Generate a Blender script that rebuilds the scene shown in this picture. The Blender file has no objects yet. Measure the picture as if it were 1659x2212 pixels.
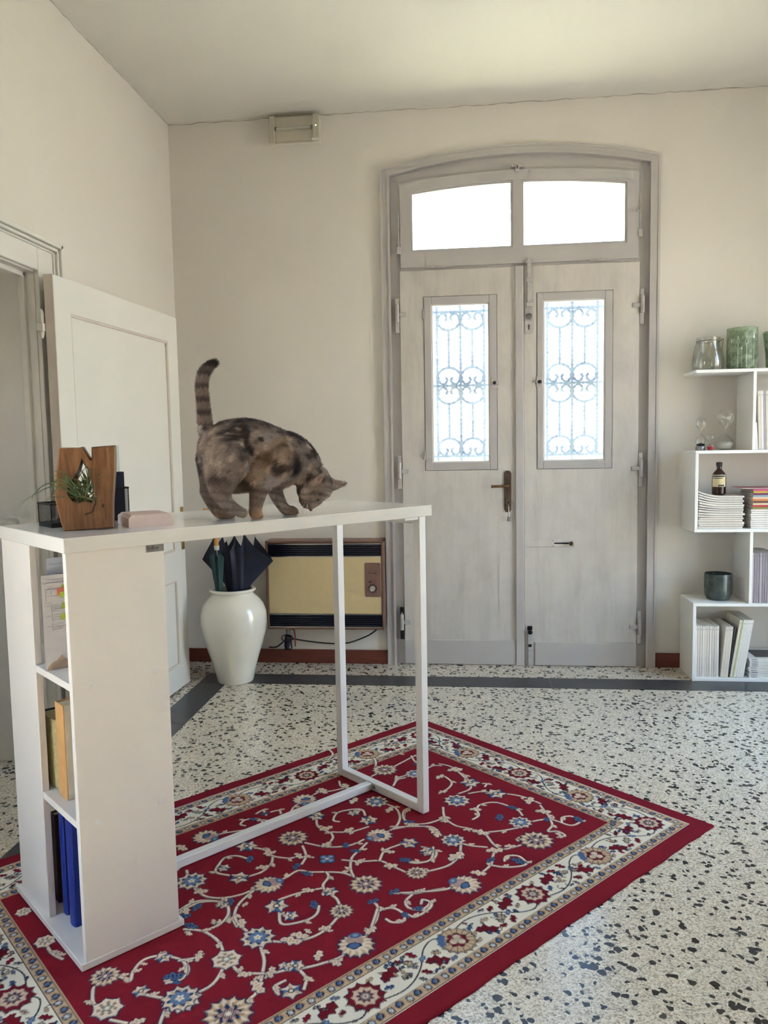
import bpy, bmesh, math, random
import numpy as np
from mathutils import Matrix, Vector

random.seed(7)
RNG = np.random.default_rng(7)
scene = bpy.context.scene
COL = scene.collection
PI = math.pi

# ------------------------------------------------------------------ camera
WALL_Y = 4.389          # inner face of the wall with the front door
WALL_X = -1.658         # inner face of the left wall
RIGHT_X = 2.02
REAR_Y = -1.9
CEIL_Z = 3.055
YAW, PITCH, ROLL = math.radians(-6.2857), math.radians(-4.8797), math.radians(-1.0178)
f_ = Vector((math.sin(YAW)*math.cos(PITCH), math.cos(YAW)*math.cos(PITCH), math.sin(PITCH)))
r0 = Vector((math.cos(YAW), -math.sin(YAW), 0)); u0 = r0.cross(f_)
r_ = r0*math.cos(ROLL) + u0*math.sin(ROLL); u_ = -r0*math.sin(ROLL) + u0*math.cos(ROLL)
cam_data = bpy.data.cameras.new('camera'); cam = bpy.data.objects.new('camera', cam_data); COL.objects.link(cam)
cam.matrix_world = Matrix(((r_.x, u_.x, -f_.x, 0), (r_.y, u_.y, -f_.y, 0), (r_.z, u_.z, -f_.z, 1.25), (0, 0, 0, 1)))
cam_data.sensor_fit = 'HORIZONTAL'; cam_data.sensor_width = 36.0; cam_data.lens = 1695/1659*36
cam_data.clip_start = 0.05; cam_data.clip_end = 200
scene.camera = cam

# ------------------------------------------------------------------ sky, sun, daylight openings, exposure
EXPOSURE = 0.95
world = bpy.data.worlds.new('sky'); scene.world = world; world.use_nodes = True
wn = world.node_tree; bgn = wn.nodes['Background']
bgn.inputs['Strength'].default_value = 7.5
_tc = wn.nodes.new('ShaderNodeTexCoord'); _sx = wn.nodes.new('ShaderNodeSeparateXYZ'); _cr = wn.nodes.new('ShaderNodeValToRGB')
_mr = wn.nodes.new('ShaderNodeMapRange'); _mr.inputs['From Min'].default_value = -1; _mr.inputs['From Max'].default_value = 1
wn.links.new(_tc.outputs['Generated'], _sx.inputs[0]); wn.links.new(_sx.outputs['Z'], _mr.inputs[0]); wn.links.new(_mr.outputs[0], _cr.inputs[0]); wn.links.new(_cr.outputs[0], bgn.inputs['Color'])
_st = [(0.0, (0.52, 0.49, 0.45)), (0.49, (0.68, 0.65, 0.60)), (0.51, (1.0, 0.965, 0.92)), (0.57, (0.92, 0.945, 0.98)), (0.66, (0.42, 0.66, 1.0)), (1.0, (0.30, 0.52, 0.95))]
while len(_cr.color_ramp.elements) < len(_st): _cr.color_ramp.elements.new(0.5)
for _e, (_p, _c) in zip(_cr.color_ramp.elements, _st): _e.position = _p; _e.color = (*_c, 1)

sun_d = bpy.data.lights.new('sun', 'SUN'); sun_d.energy = 75; sun_d.color = (1.0, 0.95, 0.84); sun_d.angle = math.radians(2)
sun = bpy.data.objects.new('sun', sun_d); COL.objects.link(sun)
sun.location = (3, 9, 9)
sun.rotation_euler = Vector((0.50, -0.12, -0.86)).to_track_quat('-Z', 'Y').to_euler()

def portal(name, loc, direction, sx, sy):
    d = bpy.data.lights.new(name, 'AREA'); d.shape = 'RECTANGLE'; d.size = sx; d.size_y = sy; d.energy = 1
    d.cycles.is_portal = True
    o = bpy.data.objects.new(name, d); COL.objects.link(o); o.location = loc
    o.rotation_euler = Vector(direction).to_track_quat('-Z', 'Y').to_euler(); return o
# left window beside the camera, glazed right door, front door lights
LEFT_WIN = (0.10, 1.62, 0.30, 2.75)       # y0, y1, z0, z1 in the left wall
RIGHT_WIN = (2.70, 3.80, 0.06, 2.45)     # y0, y1, z0, z1 of the glazed door in the right wall
portal('daylight_left_window', (WALL_X-0.28, (LEFT_WIN[0]+LEFT_WIN[1])/2, (LEFT_WIN[2]+LEFT_WIN[3])/2), (1, 0, 0), LEFT_WIN[1]-LEFT_WIN[0], LEFT_WIN[3]-LEFT_WIN[2])
portal('daylight_right_window', (RIGHT_X+0.28, (RIGHT_WIN[0]+RIGHT_WIN[1])/2, (RIGHT_WIN[2]+RIGHT_WIN[3])/2), (-1, 0, 0), RIGHT_WIN[1]-RIGHT_WIN[0], RIGHT_WIN[3]-RIGHT_WIN[2])
portal('daylight_added_opening', (-2.65, 1.02, 1.5), (0, 1, 0), 0.5, 0.6)  # portal for the added passage opening that lights the doorway reveal
portal('daylight_transom', (0.26, WALL_Y+0.09, 2.45), (0, -1, 0), 1.2, 0.42)
portal('daylight_door_light', (-0.045, WALL_Y+0.09, 1.58), (0, -1, 0), 0.34, 0.90)
portal('daylight_door_light', (0.565, WALL_Y+0.09, 1.58), (0, -1, 0), 0.36, 0.90)

vs = scene.view_settings
vs.view_transform = 'Standard'; vs.look = 'None'; vs.gamma = 1.0; vs.use_curve_mapping = False; vs.exposure = EXPOSURE
cy = scene.cycles
cy.use_denoising = True
try: cy.denoiser = 'OPENIMAGEDENOISE'
except Exception: pass
cy.use_light_tree = False; cy.max_bounces = 7; cy.diffuse_bounces = 4; cy.use_adaptive_sampling = True; cy.adaptive_threshold = 0.15; cy.adaptive_min_samples = 16; cy.glossy_bounces = 4; cy.transmission_bounces = 8; cy.transparent_max_bounces = 24
cy.caustics_reflective = False; cy.caustics_refractive = False; cy.sample_clamp_indirect = 12.0

# ------------------------------------------------------------------ materials
def srgb(r, g, b):
    def c(x):
        x /= 255.0
        return x/12.92 if x <= 0.04045 else ((x+0.055)/1.055)**2.4
    return (c(r), c(g), c(b), 1.0)

class NT:
    """small helper round a node tree"""
    def __init__(self, name):
        self.m = bpy.data.materials.new(name); self.m.use_nodes = True
        self.t = self.m.node_tree; self.b = self.t.nodes['Principled BSDF']; self.o = self.t.nodes['Material Output']
        self._obj = None; self.flat = False
    def n(self, kind, **kw):
        x = self.t.nodes.new(kind)
        for k, v in kw.items():
            if k.startswith('i_'): x.inputs[k[2:].replace('_', ' ')].default_value = v
            else: setattr(x, k, v)
        return x
    def l(self, a, b): self.t.links.new(a, b)
    def obj(self, scale=(1, 1, 1)):
        if self._obj is None: self._obj = self.n('ShaderNodeTexCoord')
        if tuple(scale) == (1, 1, 1): return self._obj.outputs['Object']
        mp = self.n('ShaderNodeMapping'); mp.inputs['Scale'].default_value = scale
        self.l(self._obj.outputs['Object'], mp.inputs['Vector']); return mp.outputs['Vector']
    def noise(self, scale, detail=3.0, rough=0.5, stretch=(1, 1, 1), dist=0.0):
        x = self.n('ShaderNodeTexNoise'); x.noise_dimensions = '2D' if self.flat else '3D'; x.inputs['Scale'].default_value = scale; x.inputs['Detail'].default_value = detail
        x.inputs['Roughness'].default_value = rough; x.inputs['Distortion'].default_value = dist
        self.l(self.obj(stretch), x.inputs['Vector']); return x.outputs['Fac']
    def voro(self, scale, feature='F1', stretch=(1, 1, 1), rnd=1.0):
        x = self.n('ShaderNodeTexVoronoi', feature=feature); x.voronoi_dimensions = '2D' if self.flat else '3D'; x.inputs['Scale'].default_value = scale
        x.inputs['Randomness'].default_value = rnd
        self.l(self.obj(stretch), x.inputs['Vector']); return x
    def ramp(self, fac, stops, interp='LINEAR'):
        x = self.n('ShaderNodeValToRGB'); cr = x.color_ramp; cr.interpolation = interp
        while len(cr.elements) < len(stops): cr.elements.new(0.5)
        for e, (p, c) in zip(cr.elements, stops): e.position = p; e.color = c if len(c) == 4 else (*c, 1)
        self.l(fac, x.inputs['Fac']); return x.outputs['Color']
    def mix(self, fac, a, b, mode='MIX'):
        x = self.n('ShaderNodeMix', data_type='RGBA', blend_type=mode)
        for v, k in ((fac, 0), (a, 6), (b, 7)):
            if hasattr(v, 'is_linked') or hasattr(v, 'links'): self.l(v, x.inputs[k])
            else: x.inputs[k].default_value = v
        return x.outputs[2]
    def math(self, op, a, b=0.0):
        x = self.n('ShaderNodeMath', operation=op)
        for v, k in ((a, 0), (b, 1)):
            if hasattr(v, 'links'): self.l(v, x.inputs[k])
            else: x.inputs[k].default_value = v
        return x.outputs[0]
    def bump(self, h, strength=0.2, dist=0.002):
        x = self.n('ShaderNodeBump'); x.inputs['Strength'].default_value = strength; x.inputs['Distance'].default_value = dist
        self.l(h, x.inputs['Height']); self.l(x.outputs['Normal'], self.b.inputs['Normal']); return x
    def set(self, color=None, rough=None, metal=None, **kw):
        if color is not None:
            if hasattr(color, 'links'): self.l(color, self.b.inputs['Base Color'])
            else: self.b.inputs['Base Color'].default_value = color
        if rough is not None:
            if hasattr(rough, 'links'): self.l(rough, self.b.inputs['Roughness'])
            else: self.b.inputs['Roughness'].default_value = rough
        if metal is not None: self.b.inputs['Metallic'].default_value = metal
        for k, v in kw.items(): self.b.inputs[k.replace('_', ' ')].default_value = v
        return self

def plain(name, col, rough=0.5, metal=0.0, var=0.05, scale=30.0, bump=0.0, **kw):
    t = NT(name)
    nz = t.noise(scale, 1)
    a = tuple(max(0, c*(1-var)) for c in col[:3]) + (1,); b = tuple(min(1, c*(1+var)) for c in col[:3]) + (1,)
    t.set(t.ramp(nz, [(0.3, a), (0.7, b)]), rough, metal, **kw)
    if bump: t.bump(nz, bump, 0.001)
    return t.m

M = {}
def wall_mat(name, c1, c2):
    t = NT(name); big = t.noise(1.3, 2, 0.6)
    t.set(t.ramp(big, [(0.3, c1), (0.75, c2)]), 0.85)
    return t.m
M['wall'] = wall_mat('wall_paint', srgb(226, 219, 209), srgb(230, 224, 215))
M['ceiling'] = wall_mat('ceiling_paint', srgb(226, 221, 211), srgb(230, 226, 217))
# terrazzo: cream fine chips with sparse angular black chips
def terrazzo():
    t = NT('terrazzo'); t.flat = True
    fine = t.voro(250); edge = t.voro(250, 'DISTANCE_TO_EDGE')
    sep = t.n('ShaderNodeSeparateColor'); t.l(fine.outputs['Color'], sep.inputs['Color'])
    base = t.ramp(sep.outputs[0], [(0.0, srgb(160, 148, 132)), (0.35, srgb(218, 206, 184)), (0.75, srgb(236, 226, 206)), (1.0, srgb(248, 241, 226))])
    e = t.ramp(edge.outputs['Distance'], [(0.02, (0.30, 0.27, 0.23)), (0.14, (1, 1, 1))])
    c = t.mix(0.45, base, e, 'MULTIPLY')
    for sc, thr, off in ((56, 0.115, 0.0), (88, 0.070, 3.7)):
        wob = t.n('ShaderNodeTexNoise'); wob.inputs['Scale'].default_value = 60; wob.noise_dimensions = '2D'; wob.inputs['Detail'].default_value = 1
        mp = t.n('ShaderNodeMapping'); mp.inputs['Location'].default_value = (off, off*1.7, 0.0); mp.inputs['Rotation'].default_value = (0, 0, off)
        t.l(t.obj(), mp.inputs['Vector']); t.l(t.obj(), wob.inputs['Vector'])
        add = t.n('ShaderNodeVectorMath', operation='MULTIPLY_ADD'); add.inputs[1].default_value = (0.008, 0.008, 0)
        t.l(wob.outputs['Color'], add.inputs[0]); t.l(mp.outputs['Vector'], add.inputs[2])
        v = t.n('ShaderNodeTexVoronoi', feature='F1'); v.voronoi_dimensions = '2D'; v.inputs['Scale'].default_value = sc; t.l(add.outputs[0], v.inputs['Vector'])
        s2 = t.n('ShaderNodeSeparateColor'); t.l(v.outputs['Color'], s2.inputs['Color'])
        lim = t.math('MULTIPLY_ADD', s2.outputs[1], 0.40); lim.node.inputs[2].default_value = 0.34
        inside = t.math('LESS_THAN', v.outputs['Distance'], lim)
        pick = t.math('MULTIPLY', t.math('LESS_THAN', s2.outputs[0], thr), inside)
        dark = t.ramp(s2.outputs[2], [(0, srgb(12, 13, 16)), (0.85, srgb(26, 28, 32)), (1.0, srgb(70, 68, 66))])
        c = t.mix(pick, c, dark)
    t.set(c, 0.19); t.b.inputs['Specular IOR Level'].default_value = 0.7
    return t.m
M['terrazzo'] = terrazzo()
t = NT('dark_terrazzo_band'); t.set(t.ramp(t.noise(120, 3), [(0.3, srgb(46, 47, 50)), (0.7, srgb(64, 65, 67))]), 0.28); M['band'] = t.m
t = NT('baseboard_wood'); t.set(t.ramp(t.noise(14, 5, 0.6, (0.4, 0.4, 6), 1.2), [(0.25, srgb(84, 38, 28)), (0.55, srgb(108, 52, 38)), (0.8, srgb(124, 64, 46))]), 0.45); M['baseboard'] = t.m
# worn grey-white paint of the front door: vertical brush streaks, blotches, rubbed patches
def worn(name, light, mid, dark, streak=1.0):
    t = NT(name)
    st = t.noise(9, 4, 0.62, (2.2, 2.2, 0.28), 0.6); bl = t.noise(4.5, 4, 0.65, (1, 1, 0.7), 0.8); fine = t.noise(60, 2, 0.6, (1, 1, 0.25))
    c = t.ramp(st, [(0.30, dark), (0.47, mid), (0.62, light)])
    c2 = t.ramp(bl, [(0.34, dark), (0.52, mid), (0.7, light)])
    c = t.mix(0.5, c, c2)
    c = t.mix(t.ramp(fine, [(0.60, (0, 0, 0)), (0.78, (0.35, 0.35, 0.35))]), c, dark)
    t.set(c, t.ramp(bl, [(0.3, (0.62,)*3), (0.7, (0.40,)*3)]))
    return t.m
M['door_worn'] = worn('worn_door_paint', srgb(212, 205, 197), srgb(204, 197, 189), srgb(188, 181, 174))
M['frame_grey'] = plain('grey_lacquer', srgb(190, 184, 180), 0.38, var=0.04, scale=5)
M['sash_grey'] = plain('sash_lacquer', srgb(186, 181, 178), 0.35, var=0.04, scale=6)
M['door_white'] = plain('white_door_gloss', srgb(232, 229, 220), 0.28, var=0.02, scale=3)
M['casing_white'] = plain('white_casing_gloss', srgb(226, 222, 214), 0.35, var=0.03, scale=4)
M['casing_edge'] = plain('pinkish_door_edge', srgb(216, 204, 192), 0.4, var=0.05, scale=9)
M['metal_painted'] = plain('painted_ironmongery', srgb(186, 180, 176), 0.35, 0.0, var=0.12, scale=60)
M['steel'] = plain('steel', srgb(150, 150, 152), 0.32, 0.9, var=0.1, scale=60)
M['dark_metal'] = plain('dark_iron', srgb(40, 38, 38), 0.4, 0.6, var=0.2, scale=60)
M['brass_old'] = plain('aged_brass', srgb(124, 96, 62), 0.38, 0.85, var=0.2, scale=50)
M['bronze'] = plain('dark_bronze_plate', srgb(98, 82, 70), 0.42, 0.6, var=0.18, scale=40)
M['brass'] = plain('brass', srgb(190, 150, 82), 0.25, 0.9, var=0.1, scale=50)
M['black'] = plain('matt_black', srgb(18, 18, 20), 0.5)
M['white_lam'] = plain('white_laminate', srgb(236, 229, 222), 0.42, var=0.015, scale=3)
M['white_gloss'] = plain('white_gloss_laminate', srgb(236, 231, 224), 0.10, var=0.01, scale=3)
M['white_steel'] = plain('white_powder_coat', srgb(234, 232, 230), 0.35, var=0.01, scale=5)
# clear window glass with a slightly milky body that veils what stands behind it
def milk_glass(name, milk):
    t = NT(name)
    tr = t.n('ShaderNodeBsdfTransparent'); tl = t.n('ShaderNodeBsdfTranslucent'); gl = t.n('ShaderNodeBsdfGlossy')
    tr.inputs['Color'].default_value = (0.50, 0.52, 0.54, 1); tl.inputs['Color'].default_value = (0.75, 0.88, 1, 1); gl.inputs['Roughness'].default_value = 0.05
    m1 = t.n('ShaderNodeMixShader'); m1.inputs[0].default_value = milk; t.l(tr.outputs[0], m1.inputs[1]); t.l(tl.outputs[0], m1.inputs[2])
    m2 = t.n('ShaderNodeMixShader'); m2.inputs[0].default_value = 0.04; t.l(m1.outputs[0], m2.inputs[1]); t.l(gl.outputs[0], m2.inputs[2])
    t.l(m2.outputs[0], t.o.inputs['Surface']); return t.m
def clear_glass(name, tint, shine=0.10, rough=0.02):
    t = NT(name)
    tr = t.n('ShaderNodeBsdfTransparent'); tr.inputs['Color'].default_value = tint
    gl = t.n('ShaderNodeBsdfGlossy'); gl.inputs['Roughness'].default_value = rough
    lw = t.n('ShaderNodeLayerWeight'); lw.inputs['Blend'].default_value = 0.35
    mm = t.math('MULTIPLY_ADD', lw.outputs['Fresnel'], 0.35); mm.node.inputs[2].default_value = shine*0.5
    m = t.n('ShaderNodeMixShader'); t.l(mm, m.inputs[0]); t.l(tr.outputs[0], m.inputs[1]); t.l(gl.outputs[0], m.inputs[2])
    t.l(m.outputs[0], t.o.inputs['Surface']); return t.m
M['glass'] = clear_glass('clear_glass', (0.96, 0.97, 0.96, 1))
M['pane'] = milk_glass('milky_window_glass', 0.075); M['pane_clear'] = clear_glass('clear_window_glass', (0.90, 0.92, 0.92, 1))

# ------------------------------------------------------------------ mesh helpers
def bm_new(): return bmesh.new()
def box(bm, x0, x1, y0, y1, z0, z1, bev=0.0, mtx=None):
    """axis aligned box, optionally bevelled, appended to bm"""
    t = bmesh.new(); bmesh.ops.create_cube(t, size=1.0)
    for v in t.verts: v.co = Vector(((x0+x1)/2 + v.co.x*(x1-x0), (y0+y1)/2 + v.co.y*(y1-y0), (z0+z1)/2 + v.co.z*(z1-z0)))
    if bev > 0: bmesh.ops.bevel(t, geom=list(t.edges), offset=bev, segments=1 if bev < 0.0025 else 2, affect='EDGES', profile=0.5, clamp_overlap=True)
    if mtx is not None: bmesh.ops.transform(t, matrix=mtx, verts=t.verts)
    append(bm, t); return bm
def append(bm, t):
    me = bpy.data.meshes.new('tmp'); t.to_mesh(me); t.free(); bm.from_mesh(me); bpy.data.meshes.remove(me)
def faces(bm, verts, fs, mtx=None):
    vs_ = [bm.verts.new(mtx @ Vector(v) if mtx is not None else v) for v in verts]
    for f in fs:
        try: bm.faces.new([vs_[i] for i in f])
        except ValueError: pass
    return vs_
def prism(bm, poly, a0, a1, axis='y', mtx=None, bev=0.0):
    """extrude a closed 2D polygon. axis 'y': poly is (x,z); 'z': (x,y); 'x': (y,z)"""
    t = bmesh.new(); n = len(poly)
    def P(p, a): return {'y': (p[0], a, p[1]), 'z': (p[0], p[1], a), 'x': (a, p[0], p[1])}[axis]
    v0 = [t.verts.new(P(p, a0)) for p in poly]; v1 = [t.verts.new(P(p, a1)) for p in poly]
    t.faces.new(v0); t.faces.new(v1[::-1])
    for i in range(n): t.faces.new((v0[i], v1[i], v1[(i+1) % n], v0[(i+1) % n]))
    bmesh.ops.recalc_face_normals(t, faces=t.faces)
    if bev > 0: bmesh.ops.bevel(t, geom=list(t.edges), offset=bev, segments=2, affect='EDGES', profile=0.5, clamp_overlap=True)
    if mtx is not None: bmesh.ops.transform(t, matrix=mtx, verts=t.verts)
    append(bm, t); return bm
def ring_prism(bm, outer, inner, a0, a1, axis='y'):
    """closed outline with a hole (same number of points each)"""
    n = len(outer)
    def P(p, a): return {'y': (p[0], a, p[1]), 'z': (p[0], p[1], a), 'x': (a, p[0], p[1])}[axis]
    vs_ = [[bm.verts.new(P(p, a)) for p in L] for L in (outer, inner) for a in (a0, a1)]
    o0, o1, i0, i1 = vs_; fs = []
    for i in range(n):
        j = (i+1) % n
        fs += [bm.faces.new((o0[i], o0[j], i0[j], i0[i])), bm.faces.new((o1[j], o1[i], i1[i], i1[j])),
               bm.faces.new((o0[j], o0[i], o1[i], o1[j])), bm.faces.new((i0[i], i0[j], i1[j], i1[i]))]
    bmesh.ops.recalc_face_normals(bm, faces=bm.faces); return bm
def tube(bm, pts, r, n=8, cap=True, closed=False):
    """tube through points; r number or list"""
    pts = [Vector(p) for p in pts]; m = len(pts); rings = []
    rs = r if hasattr(r, '__len__') else [r]*m
    up = None
    for i, p in enumerate(pts):
        if closed: d = pts[(i+1) % m] - pts[i-1]
        else: d = pts[min(i+1, m-1)] - pts[max(i-1, 0)]
        d = d.normalized() if d.length > 1e-9 else Vector((0, 0, 1))
        if up is None:
            up = Vector((0, 0, 1)) if abs(d.z) < 0.9 else Vector((1, 0, 0))
        a = (up - d*up.dot(d))
        if a.length < 1e-6: a = d.orthogonal()
        a.normalize(); up = a; b = d.cross(a)
        rings.append([bm.verts.new(p + (a*math.cos(2*PI*k/n) + b*math.sin(2*PI*k/n))*rs[i]) for k in range(n)])
    for i in range(m if closed else m-1):
        A, B = rings[i], rings[(i+1) % m]
        for k in range(n): bm.faces.new((A[k], A[(k+1) % n], B[(k+1) % n], B[k]))
    if cap and not closed:
        bm.faces.new(rings[0][::-1]); bm.faces.new(rings[-1])
    return bm
def lathe(bm, prof, n=32, center=(0, 0, 0), squash=1.0, mtx=None):
    """revolve (r,z) profile about z"""
    rings = []
    for r, z in prof:
        if r < 1e-6: rings.append([bm.verts.new((center[0], center[1], center[2]+z))])
        else: rings.append([bm.verts.new((center[0]+r*math.cos(2*PI*k/n), center[1]+r*squash*math.sin(2*PI*k/n), center[2]+z)) for k in range(n)])
    for A, B in zip(rings[:-1], rings[1:]):
        for k in range(n):
            k2 = (k+1) % n
            if len(A) == 1 and len(B) == 1: continue
            if len(A) == 1: bm.faces.new((A[0], B[k2], B[k]))
            elif len(B) == 1: bm.faces.new((A[k], A[k2], B[0]))
            else: bm.faces.new((A[k], A[k2], B[k2], B[k]))
    if mtx is not None:
        bmesh.ops.transform(bm, matrix=mtx, verts=[v for R in rings for v in R])
    return bm
def cyl(bm, p0, p1, r, n=12):
    return tube(bm, [p0, p1], r, n)
def smooth_pts(pts, k=6):
    """Catmull-Rom resampling"""
    P = [np.array(p, float) for p in pts]; out = []
    for i in range(len(P)-1):
        a = P[max(i-1, 0)]; b = P[i]; c = P[i+1]; d = P[min(i+2, len(P)-1)]
        for s in range(k):
            t = s/k
            out.append(0.5*((2*b) + (c-a)*t + (2*a-5*b+4*c-d)*t*t + (3*b-a-3*c+d)*t**3))
    out.append(P[-1]); return [tuple(x) for x in out]

def mesh_obj(name, bm, mat, parent=None, smooth=False, world=None):
    """world: matrix whose inverse brings world-space geometry into the thing's frame"""
    me = bpy.data.meshes.new(name)
    if world is not None: bmesh.ops.transform(bm, matrix=world.inverted(), verts=bm.verts)
    bmesh.ops.recalc_face_normals(bm, faces=bm.faces)
    bm.to_mesh(me); bm.free()
    if isinstance(mat, str): mat = M[mat]
    if mat is not None: me.materials.append(mat)
    if smooth:
        me.polygons.foreach_set('use_smooth', [True]*len(me.polygons))
        me.set_sharp_from_angle(angle=math.radians(38))
    o = bpy.data.objects.new(name, me); COL.objects.link(o)
    if parent is not None: o.parent = parent
    return o
def tag(o, label=None, cat=None, group=None, kind=None):
    if label: o['label'] = label
    if cat: o['category'] = cat
    if group: o['group'] = group
    if kind: o['kind'] = kind
    return o
ROOT_M = {}
def thing(name, label, cat, loc=(0, 0, 0), rotz=0.0, group=None, kind=None):
    o = bpy.data.objects.new(name, None); COL.objects.link(o); o.empty_display_size = 0.05
    o.location = loc; o.rotation_euler = (0, 0, rotz)
    ROOT_M[o.name] = Matrix.Translation(loc) @ Matrix.Rotation(rotz, 4, 'Z')
    return tag(o, label, cat, group, kind)
def part(root, name, bm, mat, parent=None, smooth=False, world=True, label=None):
    """part of a thing; geometry in world coordinates unless world=False (then in the thing's frame)"""
    o = mesh_obj(name, bm, mat, parent or root, smooth, ROOT_M[root.name] if world else None)
    if label: o['label'] = label
    return o
def single(name, bm, mat, label, cat, loc, group=None, kind=None, smooth=False):
    """a thing that is one mesh; geometry in world coordinates, origin moved to loc"""
    mt = Matrix.Translation(loc)
    o = mesh_obj(name, bm, mat, None, smooth, mt); o.location = loc
    return tag(o, label, cat, group, kind)
def copy_tree(root, loc, rotz=None, label=None):
    r = root.copy(); COL.objects.link(r); r.location = loc
    if rotz is not None: r.rotation_euler = (0, 0, rotz)
    if label: r['label'] = label
    for ch in list(root.children):
        c = ch.copy(); COL.objects.link(c); c.parent = r
        for g in ch.children:
            d = g.copy(); COL.objects.link(d); d.parent = c
    return r

# ================================================================== the room shell
D = WALL_Y
DOORWAY = (1.83, 2.913, 1.94)      # y0, y1, head height of the doorway in the left wall
ARC_C = 0.266                       # centre of the arched front door
def arc(hw, z_edge, sag, n=24, x0=None, x1=None):
    """points of a flat arch from left to right"""
    R = (hw*hw + sag*sag)/(2*sag); out = []
    a = -hw if x0 is None else x0-ARC_C; b = hw if x1 is None else x1-ARC_C
    for i in range(n+1):
        x = a + (b-a)*i/n
        out.append((ARC_C+x, z_edge + math.sqrt(max(R*R-x*x, 0)) - (R-sag)))
    return out
T = 0.32
# back wall
bm = bm_new(); HW = 0.700
box(bm, WALL_X-T, ARC_C-HW, D, D+T, -0.05, CEIL_Z+0.2)
box(bm, ARC_C+HW, RIGHT_X+T, D, D+T, -0.05, CEIL_Z+0.2)
top = arc(HW, 2.705, 0.082)
prism(bm, [(ARC_C-HW, CEIL_Z+0.2)] + top + [(ARC_C+HW, CEIL_Z+0.2)], D, D+T)
wall_back = tag(mesh_obj('wall_back', bm, 'wall'), 'cream plaster wall around the arched front door', 'wall', kind='structure')
# hair crack where plaster meets ceiling
def crack(name, parent, p0, p1, n, amp, r, normal):
    b = bm_new(); pts = []
    for i in range(n+1):
        f = i/n; p = Vector(p0).lerp(Vector(p1), f)
        p += Vector((random.uniform(-amp, amp)*(1-abs(normal[0])), random.uniform(-amp, amp)*(1-abs(normal[1])), random.uniform(-amp, amp)))
        pts.append(p)
    tube(b, pts, [r*random.uniform(0.4, 1.3) for _ in pts], 4); return mesh_obj(name, b, M['crack'], parent)
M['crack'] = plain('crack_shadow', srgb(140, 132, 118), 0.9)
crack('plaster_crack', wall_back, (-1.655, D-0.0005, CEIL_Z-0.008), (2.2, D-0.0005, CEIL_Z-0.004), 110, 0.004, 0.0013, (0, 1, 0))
# left wall with doorway and window
TL = 0.46
bm = bm_new(); x0, x1 = WALL_X-TL, WALL_X; dy0, dy1, dz = DOORWAY; wy0, wy1, wz0, wz1 = LEFT_WIN
box(bm, x0, x1, dy1, D, -0.05, CEIL_Z+0.2)
box(bm, x0, x1, dy0, dy1, dz, CEIL_Z+0.2)
box(bm, x0, x1, wy1, dy0, -0.05, CEIL_Z+0.2)
box(bm, x0, x1, wy0, wy1, -0.05, wz0); box(bm, x0, x1, wy0, wy1, wz1, CEIL_Z+0.2)
box(bm, x0, x1, REAR_Y-T, wy0, -0.05, CEIL_Z+0.2)
wall_left = tag(mesh_obj('wall_left', bm, 'wall'), 'bright cream plaster wall with the open doorway', 'wall', kind='structure')
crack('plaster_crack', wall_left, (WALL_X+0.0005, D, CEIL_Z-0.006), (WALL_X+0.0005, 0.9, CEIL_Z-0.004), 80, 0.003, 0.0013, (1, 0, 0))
# right wall, rear wall
bm = bm_new(); ry0, ry1, rz0, rz1 = RIGHT_WIN
box(bm, RIGHT_X, RIGHT_X+T, REAR_Y-T, ry0, -0.05, CEIL_Z+0.2); box(bm, RIGHT_X, RIGHT_X+T, ry1, D, -0.05, CEIL_Z+0.2); box(bm, RIGHT_X, RIGHT_X+T, ry0, ry1, -0.05, rz0); box(bm, RIGHT_X, RIGHT_X+T, ry0, ry1, rz1, CEIL_Z+0.2)
tag(mesh_obj('wall_right', bm, 'wall'), 'cream plaster wall right of the bookcase', 'wall', kind='structure')
bm = bm_new(); box(bm, WALL_X, RIGHT_X, REAR_Y-T, REAR_Y, -0.05, CEIL_Z+0.2)
tag(mesh_obj('wall_rear', bm, 'wall'), 'cream plaster wall behind the viewer', 'wall', kind='structure')
# ceiling
bm = bm_new(); box(bm, WALL_X-TL, RIGHT_X+T, REAR_Y-T, D+T, CEIL_Z, CEIL_Z+0.2)
tag(mesh_obj('ceiling', bm, 'ceiling'), 'plain off white plaster ceiling', 'ceiling', kind='structure')
# passage behind the doorway, with an added opening that brightens the reveal
bm = bm_new(); hx = WALL_X-TL
box(bm, hx-1.5, hx-1.4, 1.0, 3.6, -0.05, 2.6); box(bm, hx-1.5, hx, 3.5, 3.6, -0.05, 2.6); box(bm, hx-1.5, hx, 1.0, 1.1, -0.05, 1.2); box(bm, hx-1.5, hx, 1.0, 1.1, 1.8, 2.6); box(bm, hx-1.5, -2.9, 1.0, 1.1, 1.2, 1.8); box(bm, -2.4, hx, 1.0, 1.1, 1.2, 1.8)
box(bm, hx-1.5, hx, 1.0, 3.6, 2.5, 2.6)
tag(mesh_obj('wall_passage', bm, 'wall'), 'pale wall of the passage beyond the open doorway', 'wall', kind='structure')
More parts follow.
